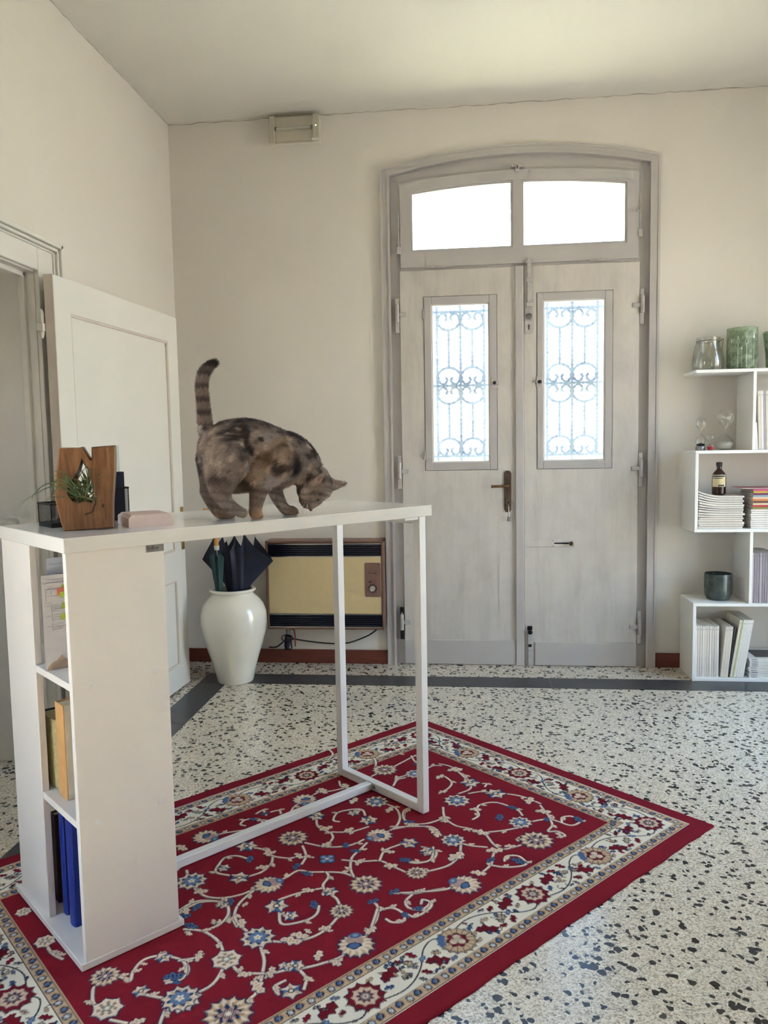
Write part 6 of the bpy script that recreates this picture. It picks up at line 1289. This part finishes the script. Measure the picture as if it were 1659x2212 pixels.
b = bm_new(); lathe(b, [(0, 0.0), (0.029, 0.0), (0.0335, 0.004), (0.034, 0.010), (0.034, 0.095), (0.032, 0.106), (0.024, 0.118), (0.0145, 0.128), (0.012, 0.134), (0.012, 0.146), (0, 0.146)], 40); part(bo, 'glass', b, 'amber', world=False, smooth=True)
b = bm_new(); lathe(b, [(0.012, 0.145), (0.0145, 0.147), (0.0145, 0.166), (0.013, 0.168), (0, 0.168)], 28); part(bo, 'cap', b, 'black', world=False, smooth=True)
b = bm_new(); n = 20; va = math.atan2(-4.22, -1.2805); L_ = [[b.verts.new((0.0343*math.cos(va-1.1+2.2*i/n), 0.0343*math.sin(va-1.1+2.2*i/n), zz)) for i in range(n+1)] for zz in (0.042, 0.104)]
for i in range(n): b.faces.new((L_[0][i], L_[0][i+1], L_[1][i+1], L_[1][i]))
lb_ = part(bo, 'label_paper', b, 'label_cream', world=False)
for z0, z1, a0, a1 in ((0.092, 0.100, -1.0, 0.9), (0.084, 0.088, -1.0, 0.5), (0.045, 0.053, -0.1, 0.8)):
    b = bm_new(); L_ = [[b.verts.new((0.0346*math.cos(va+a0+(a1-a0)*i/8), 0.0346*math.sin(va+a0+(a1-a0)*i/8), zz)) for i in range(9)] for zz in (z0, z1)]
    for i in range(8): b.faces.new((L_[0][i], L_[0][i+1], L_[1][i+1], L_[1][i]))
    part(bo, 'label_print', b, 'ink', world=False, parent=lb_)
z = 0.7945
for k in range(9):
    w = rm.uniform(0.0090, 0.0108); magazine(f'white magazine, {ORD[k]} from the bottom of the colourful notebook pile', 'notebook pile, white half', 1.4165+rm.uniform(-0.001, 0.002), BY0+0.014+rm.uniform(0, 0.002), z, w, 0.290, 0.190, 'mag_white', flat=True, mark=False); z += w+0.0012
COLS = [('olive green', (138, 132, 62)), ('crimson', (178, 52, 66)), ('cream', (226, 206, 170)), ('dark brown', (104, 66, 56)), ('orange', (212, 130, 78)), ('peach', (226, 190, 160)), ('pale blue', (150, 172, 186)), ('plum', (112, 46, 82)), ('mustard yellow', (206, 172, 74)), ('magenta', (200, 84, 118))]
for k, (nm, c) in enumerate(COLS):
    M['nb_'+nm] = plain(nm.replace(' ', '_')+'_notebook_cover', srgb(*c), 0.5, var=0.03); w = 0.0098
    magazine(nm+' notebook in the colourful pile beside the amber bottle', 'colourful notebooks', 1.4240+rm.uniform(-0.002, 0.003), BY0+0.010+rm.uniform(0, 0.004), z, w, 0.280, 0.190, 'nb_'+nm, flat=True, mark=False); z += w+0.0003
M['nb_rose'] = plain('dusty_rose_cover', srgb(172, 104, 108), 0.5)
o = curl_mag('dusty rose booklet fanning out on top of the colourful pile', None, 1.372, BY0+0.03, z, 0.005, 0.24, 0.16, 0.001, 'nb_rose')
# upper right compartment: upright magazines behind a dark one and a white card
magazine('dark picture magazine leaning on the upper bookcase divider', None, 1.4290, BY0+0.040, 1.1935, 0.006, 0.285, 0.20, 'mag_dark', lean=0.0, mark=False)
b = bm_new(); prism(b, [(1.4275, 1.1935), (1.4440, 1.1935), (1.4345, 1.330), (1.4275, 1.330)], BY0+0.010, BY0+0.030); single('card', b, 'mag_white', 'white card standing in front of the dark picture magazine', 'card', (1.435, BY0+0.02, 1.1935))
x = 1.4470
for k in range(8):
    w = rm.uniform(0.010, 0.013); magazine(f'pale magazine, {ORD[k]} from the left in the upper right bookcase compartment', 'upper upright magazines', x, BY0+0.012, 1.1938, w, 0.292, 0.205, ('mag_cream', 'mag_white', 'mag_lilac')[k % 3], lean=-0.035); x += w+0.0012

# ================================================================== the cat on the table
CP = Vector((-0.5731, 2.1939, TOP)); CA = math.radians(33)
cat = thing('cat', 'grey and tan tortoiseshell tabby cat sniffing the white tabletop', 'cat', tuple(CP), CA)
def blob(bm, p, r, sy=1.0, sx=1.0, sz=1.0):
    t_ = bmesh.new(); bmesh.ops.create_icosphere(t_, subdivisions=3, radius=1.0)
    for v in t_.verts: v.co = Vector((p[0]+v.co.x*r*sx, p[1]+v.co.y*r*sy, p[2]+v.co.z*r*sz))
    append(bm, t_)
def limb(bm, chain, k=5, sy=1.0):
    """tapered round limb through (x,y,z,r) stations"""
    P = smooth_pts(chain, k)
    for i, (x, y, z, r) in enumerate(P):
        blob(bm, (x, y, z), max(r, 0.004), sy)
bm = bm_new()
# trunk: (x, z, r) with a lateral squash; deep belly, arched loin, shoulders, neck
limb(bm, [(-0.138, 0.000, 0.200, 0.058), (-0.105, 0.000, 0.190, 0.084), (-0.060, 0.0, 0.180, 0.0995), (-0.015, 0.0, 0.171, 0.0945), (0.030, 0.0, 0.164, 0.084), (0.062, 0.0, 0.165, 0.074), (0.092, -0.002, 0.150, 0.062), (0.115, -0.006, 0.124, 0.050), (0.130, -0.008, 0.098, 0.043)], 5, 0.86)
limb(bm, [(-0.100, 0.0, 0.120, 0.050), (-0.055, 0.0, 0.128, 0.056), (-0.005, 0.0, 0.130, 0.054), (0.045, 0.0, 0.135, 0.050)], 4, 1.05)
# haunches and hind legs (near one lifted)
limb(bm, [(-0.128, -0.046, 0.168, 0.066), (-0.146, -0.050, 0.122, 0.045), (-0.152, -0.050, 0.086, 0.029), (-0.142, -0.050, 0.056, 0.0205), (-0.122, -0.050, 0.036, 0.0165), (-0.103, -0.050, 0.024, 0.0150), (-0.091, -0.050, 0.019, 0.0135)])
limb(bm, [(-0.128, 0.046, 0.168, 0.062), (-0.142, 0.046, 0.110, 0.040), (-0.158, 0.035, 0.070, 0.025), (-0.150, 0.025, 0.036, 0.0175), (-0.140, 0.020, 0.017, 0.0155), (-0.118, 0.018, 0.0135, 0.0145), (-0.108, 0.018, 0.012, 0.0125)])
# fore legs
limb(bm, [(0.020, -0.050, 0.160, 0.050), (-0.012, -0.048, 0.122, 0.037), (-0.038, -0.044, 0.092, 0.0285), (-0.046, -0.040, 0.060, 0.0215), (-0.052, -0.036, 0.030, 0.0175), (-0.053, -0.034, 0.016, 0.0165), (-0.046, -0.034, 0.0125, 0.0150), (-0.040, -0.034, 0.0115, 0.0120)])
limb(bm, [(0.038, 0.040, 0.150, 0.044), (0.030, 0.040, 0.105, 0.031), (0.030, 0.035, 0.078, 0.0235), (0.039, 0.028, 0.048, 0.0185), (0.050, 0.022, 0.024, 0.0160), (0.060, 0.020, 0.0140, 0.0150), (0.074, 0.018, 0.0125, 0.0145), (0.084, 0.018, 0.0110, 0.0115)])
# head: skull, cheeks, muzzle, chin; face points down and slightly back, crown towards the viewer's right
HS = 1.14; HC = Vector((0.137, -0.012, 0.0785)); FWD = Vector((-0.22, 0.10, -0.97)).normalized(); UP = Vector((0.72, -0.66, -0.02)); UP = (UP-FWD*UP.dot(FWD)).normalized(); SIDE = FWD.cross(UP)   # SIDE: towards far ear / near ear axis
if SIDE.y > 0: SIDE = -SIDE                                # SIDE points to the viewer
def hp(f, u, s): return HC + (FWD*f + UP*u + SIDE*s)*HS
blob(bm, hp(-0.006, 0.004, 0), 0.043*HS, 1.0); blob(bm, hp(-0.020, -0.006, 0), 0.040*HS)
blob(bm, hp(0.020, -0.004, 0.0), 0.034*HS); blob(bm, hp(0.010, -0.012, 0.019), 0.027*HS); blob(bm, hp(0.010, -0.012, -0.019), 0.027*HS)
blob(bm, hp(0.040, -0.004, 0.0), 0.019*HS); blob(bm, hp(0.044, -0.010, 0.008), 0.0135*HS); blob(bm, hp(0.044, -0.010, -0.008), 0.0135*HS); blob(bm, hp(0.038, -0.022, 0), 0.0125*HS)
limb(bm, [(*hp(0.030, 0.012, 0), 0.014*HS), (*hp(0.048, 0.004, 0), 0.0085*HS)], 4)
# ears: flattened cones
def ear(bm, s):
    base = hp(-0.018, 0.034, 0.027*s); tip = hp(-0.034 if s > 0 else -0.030, 0.068, 0.034*s if s > 0 else -0.050)
    out = (SIDE*s+FWD*0.55).normalized()
    if s > 0: base = hp(-0.014, 0.016, 0.030); tip = base+Vector((0.016, -0.030, 0.036)); out = Vector((-0.30, -0.85, -0.40)).normalized()
    ax = (tip-base); L = ax.length; ax.normalize(); out = (out-ax*out.dot(ax)).normalized(); w = ax.cross(out)
    rows = 7; n = 12; R_ = []
    for i in range(rows):
        f = i/(rows-1); wd = 0.0250*(1-f)**0.8+0.0022; thk = 0.0075*(1-f)+0.0026; c = base-ax*0.010+ax*(L+0.010)*f + out*(0.004*math.sin(f*PI))
        R_.append([bm.verts.new(c+w*wd*math.cos(2*PI*k/n)+out*thk*math.sin(2*PI*k/n)) for k in range(n)])
    for A, B in zip(R_[:-1], R_[1:]):
        for k in range(n): bm.faces.new((A[k], A[(k+1) % n], B[(k+1) % n], B[k]))
    bm.faces.new(R_[0][::-1]); bm.faces.new(R_[-1]); return base, tip, ax, out, w
EARS = [ear(bm, 1), ear(bm, -1)]
# tail held upright with a hook at the tip
limb(bm, [(-0.150, 0.0, 0.225, 0.024), (-0.172, 0.0, 0.250, 0.0215), (-0.177, 0.0, 0.292, 0.0175), (-0.179, 0.0, 0.335, 0.0165), (-0.180, 0.0, 0.372, 0.0165), (-0.172, 0.0, 0.404, 0.0155), (-0.156, 0.0, 0.421, 0.0125), (-0.141, 0.0, 0.430, 0.0080), (-0.136, 0.0, 0.4325, 0.0045)], 8)
tmp = bpy.data.meshes.new('cat_raw'); bm.to_mesh(tmp); bm.free()
raw = bpy.data.objects.new('cat_raw', tmp); COL.objects.link(raw)
md = raw.modifiers.new('r', 'REMESH'); md.mode = 'VOXEL'; md.voxel_size = 0.0030; md.adaptivity = 0.0
ms_ = raw.modifiers.new('s', 'SMOOTH'); ms_.factor = 0.6; ms_.iterations = 9
dg = bpy.context.evaluated_depsgraph_get(); dg.update()
body_me = bpy.data.meshes.new_from_object(raw.evaluated_get(dg)); bpy.data.objects.remove(raw); bpy.data.meshes.remove(tmp)
body_me.name = 'body'
nV = len(body_me.vertices); vco = np.empty(nV*3, np.float32); body_me.vertices.foreach_get('co', vco); vco = vco.reshape(-1, 3)
vco[:, 2] = np.maximum(vco[:, 2], 0.0006); body_me.vertices.foreach_set('co', vco.ravel()); body_me.update()
# coat colours
wr = np.random.default_rng(21)
def fbm(p, f, oct_=3):
    out = np.zeros(len(p)); amp = 1.0; tot = 0
    for o in range(oct_):
        for k in range(7):
            d_ = wr2.normal(size=3); d_ /= np.linalg.norm(d_); out += amp*np.sin(p@d_*f*(0.7+0.6*wr2.random())+wr2.random()*6.28); tot += amp*0.7
        f *= 2.0; amp *= 0.55
    return out/tot*1.6
def C(r, g, b): return np.array(srgb(r, g, b)[:3])
def coat(p):
    global wr2
    wr2 = np.random.default_rng(9); n = len(p); x, y, z = p[:, 0], p[:, 1], p[:, 2]
    a = fbm(p*np.array([1.0, 1.0, 0.8]), 62); b_ = fbm(p, 40); c_ = fbm(p, 150); s_ = fbm(p, 25)
    col = np.tile(C(122, 110, 102), (n, 1))
    def blend(mask, cc):
        nonlocal col
        m = np.clip(mask, 0, 1)[:, None]; col = col*(1-m)+cc*m
    blend((a-0.08)*2.4, C(66, 57, 54)); blend((b_-0.10)*2.4, C(142, 128, 114)); blend((-a-0.30)*2.5, C(144, 136, 131))
    blend((c_-0.28)*1.6, C(62, 54, 51)); blend((-c_-0.30)*1.4, C(170, 154, 138))
    torso = (x > -0.17) & (x < 0.07)
    ginger = np.clip((fbm(p+3.1, 34)-0.12)*2.6, 0, 1)*torso*(z > 0.11)*(z < 0.27); blend(ginger*0.30, C(152, 122, 92))
    # dark collar on the near shoulder and dark back line
    blend(np.clip(1-np.hypot((x-0.062)/0.030, (z-0.145)/0.050), 0, 1)*1.6, C(44, 37, 37)); blend(np.clip((z-0.262-0.2*np.clip(-x, 0, 0.1)+0.03)*40, 0, 1)*(x > -0.15)*0.55, C(58, 50, 48))
    # head: grey brown, paler muzzle
    hd = p-np.array(HC); hm = np.clip(1.6-np.linalg.norm(hd, axis=1)/0.050, 0, 1); blend(hm*0.75, C(104, 92, 84)); blend(hm*np.clip((c_-0.1)*2, 0, 1)*0.6, C(44, 36, 34))
    blend(np.clip((hd@np.array(FWD)-0.024)*40, 0, 1)*0.6, C(132, 116, 104))
    # belly and inner legs pale
    blend(np.clip((0.092-z)*30, 0, 1)*np.clip((x+0.13)*14, 0, 1)*np.clip((0.09-x)*14, 0, 1)*np.clip((y+0.030)*40, 0, 1)*0.85, C(196, 186, 178))
    # legs: barred, paler paws
    lg = (z < 0.085); bar_ = np.sin(z*300+x*60+2.5*b_); blend(lg*np.clip(bar_*1.3, 0, 1)*0.36, C(58, 48, 44)); blend(lg*np.clip((0.030-z)*40, 0, 1)*0.55, C(158, 138, 116))
    near = lg & (y < -0.02) & (x > -0.07) & (x < -0.02); blend(near*np.clip((0.045-z)*30, 0, 1)*0.55, C(184, 150, 108))
    # ringed tail with dark tip
    tl = (x < -0.125) & (z > 0.262); rg = np.sin(z*175+0.6); blend(tl*0.9, C(112, 98, 88)); blend(tl*np.clip(rg*1.8, 0, 1)*0.85, C(56, 48, 46)); blend(tl*np.clip((z-0.405)*60, 0, 1), C(40, 33, 33))
    return np.clip(col*1.75*np.array([1.04, 1.03, 1.05]), 0, 1)
def color_attr(me, cols):
    ca = me.color_attributes.new('coat', 'FLOAT_COLOR', 'POINT'); ca.data.foreach_set('color', np.concatenate([cols, np.ones((len(cols), 1))], 1).astype(np.float32).ravel())
color_attr(body_me, coat(vco.astype(float))*0.8)
t = NT('cat_skin_fur'); vcn = t.n('ShaderNodeVertexColor', layer_name='coat'); t.set(vcn.outputs['Color'], 0.85); t.b.inputs['Specular IOR Level'].default_value = 0.1; M['cat_skin'] = t.m
t = NT('cat_fur_strands'); vcn = t.n('ShaderNodeVertexColor', layer_name='coat'); t.set(vcn.outputs['Color'], 0.6); t.b.inputs['Specular IOR Level'].default_value = 0.3
tlc = t.n('ShaderNodeBsdfTranslucent'); t.l(vcn.outputs['Color'], tlc.inputs['Color']); mxs = t.n('ShaderNodeMixShader'); mxs.inputs[0].default_value = 0.35; t.l(t.b.outputs[0], mxs.inputs[1]); t.l(tlc.outputs[0], mxs.inputs[2]); t.l(mxs.outputs[0], t.o.inputs['Surface']); M['cat_fur'] = t.m
body_me.materials.clear(); body_me.materials.append(M['cat_skin'])
body_me.polygons.foreach_set('use_smooth', [True]*len(body_me.polygons))
body = bpy.data.objects.new('body', body_me); COL.objects.link(body); body.parent = cat
# fur: short tapering strands swept towards the tail and down
def fur():
    body_me.calc_loop_triangles(); nt = len(body_me.loop_triangles); tri = np.empty(nt*3, np.int32); body_me.loop_triangles.foreach_get('vertices', tri); tri = tri.reshape(-1, 3)
    vn = np.empty(nV*3, np.float32); body_me.vertices.foreach_get('normal', vn); vn = vn.reshape(-1, 3)
    A, B, Cc = vco[tri[:, 0]], vco[tri[:, 1]], vco[tri[:, 2]]; area = np.linalg.norm(np.cross(B-A, Cc-A), axis=1)/2
    n = 76000; pick = wr.choice(nt, n, p=area/area.sum()); r1, r2 = np.sqrt(wr.random(n)), wr.random(n); w0, w1, w2 = 1-r1, r1*(1-r2), r1*r2
    T3 = tri[pick]; P = (vco[T3[:, 0]]*w0[:, None]+vco[T3[:, 1]]*w1[:, None]+vco[T3[:, 2]]*w2[:, None]).astype(float); Nn = (vn[T3[:, 0]]*w0[:, None]+vn[T3[:, 1]]*w1[:, None]+vn[T3[:, 2]]*w2[:, None]).astype(float); Nn /= np.linalg.norm(Nn, axis=1, keepdims=True)+1e-9
    x, z = P[:, 0], P[:, 2]; hd = np.linalg.norm(P-np.array(HC), axis=1)
    flow = np.tile(np.array([-0.9, 0, -0.45]), (n, 1)); tail = (x < -0.125) & (z > 0.262); flow[tail] = (0.05, 0, 1.0); hm = hd < 0.068; flow[hm] = -np.array(FWD); lg = (z < 0.075) & ~hm; flow[lg] = (0.15, 0, -1)
    flow -= Nn*(flow*Nn).sum(1, keepdims=True); flow /= np.linalg.norm(flow, axis=1, keepdims=True)+1e-6
    Ln = np.full(n, 0.0105); Ln[tail] = 0.012; Ln[lg] = 0.0060; Ln[z < 0.025] = 0.0035; Ln[hm] = 0.0055; Ln[(hd < 0.06) & ((P-np.array(HC))@np.array(FWD) > 0.020)] = 0.0028
    for base, tip, ax, out, w_ in EARS:
        tt = np.clip((P-np.array(base))@np.array(ax), 0, 1); de = np.linalg.norm(P-(np.array(base)+tt[:, None]*np.array(ax)), axis=1); Ln[(tt > 0.008) & (tt < 0.07) & (de < 0.03) & hm] = 0.0022
        Ln[(tt > 0.008) & (de < 0.03) & (hd < 0.09)] = 0.0022
    Ln *= wr.uniform(0.65, 1.25, n)
    D_ = Nn*wr.uniform(0.28, 0.60, n)[:, None]+flow*0.9+wr.normal(size=(n, 3))*0.16; D_ /= np.linalg.norm(D_, axis=1, keepdims=True)
    S = np.cross(D_, Nn+wr.normal(size=(n, 3))*0.3); S /= np.linalg.norm(S, axis=1, keepdims=True)+1e-9
    wd = np.full(n, 0.00050)[:, None]; P0_ = P-Nn*0.0006; mid = P+D_*Ln[:, None]*0.55; tip = P+D_*Ln[:, None]-Nn*Ln[:, None]*0.10
    for q in (mid, tip): q[:, 2] = np.maximum(q[:, 2], 0.0004)
    Vv = np.stack([P0_-S*wd, P0_+S*wd, mid+S*wd*0.75, mid-S*wd*0.75, tip], 1).reshape(-1, 3).astype(np.float32)
    base_i = np.arange(n)*5; quads = np.stack([base_i, base_i+1, base_i+2, base_i+3], 1); tris = np.stack([base_i+3, base_i+2, base_i+4], 1)
    me = bpy.data.meshes.new('fur'); me.vertices.add(len(Vv)); me.vertices.foreach_set('co', Vv.ravel())
    loops = np.concatenate([quads.ravel(), tris.ravel()]).astype(np.int32); me.loops.add(len(loops)); me.loops.foreach_set('vertex_index', loops)
    me.polygons.add(2*n); me.polygons.foreach_set('loop_start', np.concatenate([np.arange(n)*4, 4*n+np.arange(n)*3]).astype(np.int32)); me.update(calc_edges=True)
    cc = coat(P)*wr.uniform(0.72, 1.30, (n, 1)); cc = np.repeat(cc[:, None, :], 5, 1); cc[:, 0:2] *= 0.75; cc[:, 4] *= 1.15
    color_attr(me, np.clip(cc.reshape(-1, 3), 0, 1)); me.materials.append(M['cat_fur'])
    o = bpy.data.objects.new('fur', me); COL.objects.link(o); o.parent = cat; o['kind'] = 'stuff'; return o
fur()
# face details and whiskers
M['cat_nose'] = plain('cat_nose', srgb(120, 72, 66), 0.4); M['cat_eye'] = plain('cat_eye', srgb(120, 118, 50), 0.1); M['whisker'] = plain('whisker', srgb(236, 232, 226), 0.4); M['ear_inner'] = plain('pinkish_inner_ear', srgb(150, 116, 106), 0.7, var=0.15, scale=120)
b = bm_new(); blob(b, hp(0.0575, 0.003, 0), 0.0052, 1.0, 1.0, 0.9); part(cat, 'nose', b, 'cat_nose', world=False, smooth=True)
for s in (1, -1):
    b = bm_new(); blob(b, hp(0.0235, 0.0195, 0.0200*s), 0.0072); ey = part(cat, 'eye', b, 'cat_eye', world=False, smooth=True)
    b = bm_new(); blob(b, hp(0.0262, 0.0240, 0.0216*s), 0.0040); part(cat, 'pupil', b, 'black', world=False, parent=ey, smooth=True)
for (base, tip, ax, out, w_), s in zip(EARS, (1, -1)):
    b = bm_new(); rows = 6; A = []
    for i in range(rows):
        f = 0.10+0.72*i/(rows-1); wd = 0.0170*(1-f)**0.9+0.001; L = (tip-base).length; c = base-ax*0.010+ax*(L+0.010)*f + out*(0.0075*(1-f)+0.0030+0.004*math.sin(f*PI))
        A.append([b.verts.new(c+w_*wd*k-out*0.0025*abs(k)) for k in (-1, -0.5, 0, 0.5, 1)])
    for P_, Q_ in zip(A[:-1], A[1:]):
        for k in range(4): b.faces.new((P_[k], P_[k+1], Q_[k+1], Q_[k]))
    part(cat, 'inner_ear', b, 'ear_inner', world=False, smooth=True)
rw = random.Random(2)
for s in (1, -1):
    for k in range(6):
        p0 = hp(0.044, -0.008+0.003*(k % 3), (0.014+0.001*k)*s); d_ = (SIDE*s*(0.8+rw.uniform(-0.2, 0.2))+FWD*rw.uniform(0.0, 0.35)+UP*rw.uniform(-0.1, 0.6)).normalized()
        pts = [p0+d_*0.050*f for f in (0, 0.35, 0.7, 1.0)]; pts = [Vector((q.x, q.y, max(q.z-0.004*i*i*0.3, 0.002))) for i, q in enumerate(pts)]
        b = bm_new(); tube(b, pts, [0.0004, 0.0003, 0.00022, 0.0001], 4); part(cat, 'whisker', b, 'whisker', world=False)
# toes on the paws that carry weight
for px_, py_, r_ in ((-0.036, -0.034, 0.0060), (0.090, 0.018, 0.0058), (-0.101, 0.018, 0.0058)):
    for k in range(4):
        b = bm_new(); blob(b, (px_-abs(k-1.5)*0.0018, py_-0.0085+k*0.0057, 0.0062), r_, 0.62, 1.15, 0.95); o = part(cat, 'toe', b, 'cat_skin', world=False, smooth=True)
        n = len(o.data.vertices); q = np.empty(n*3, np.float32); o.data.vertices.foreach_get('co', q); color_attr(o.data, np.tile(C(150, 128, 106)*(0.9+0.2*(k % 2)), (n, 1)))
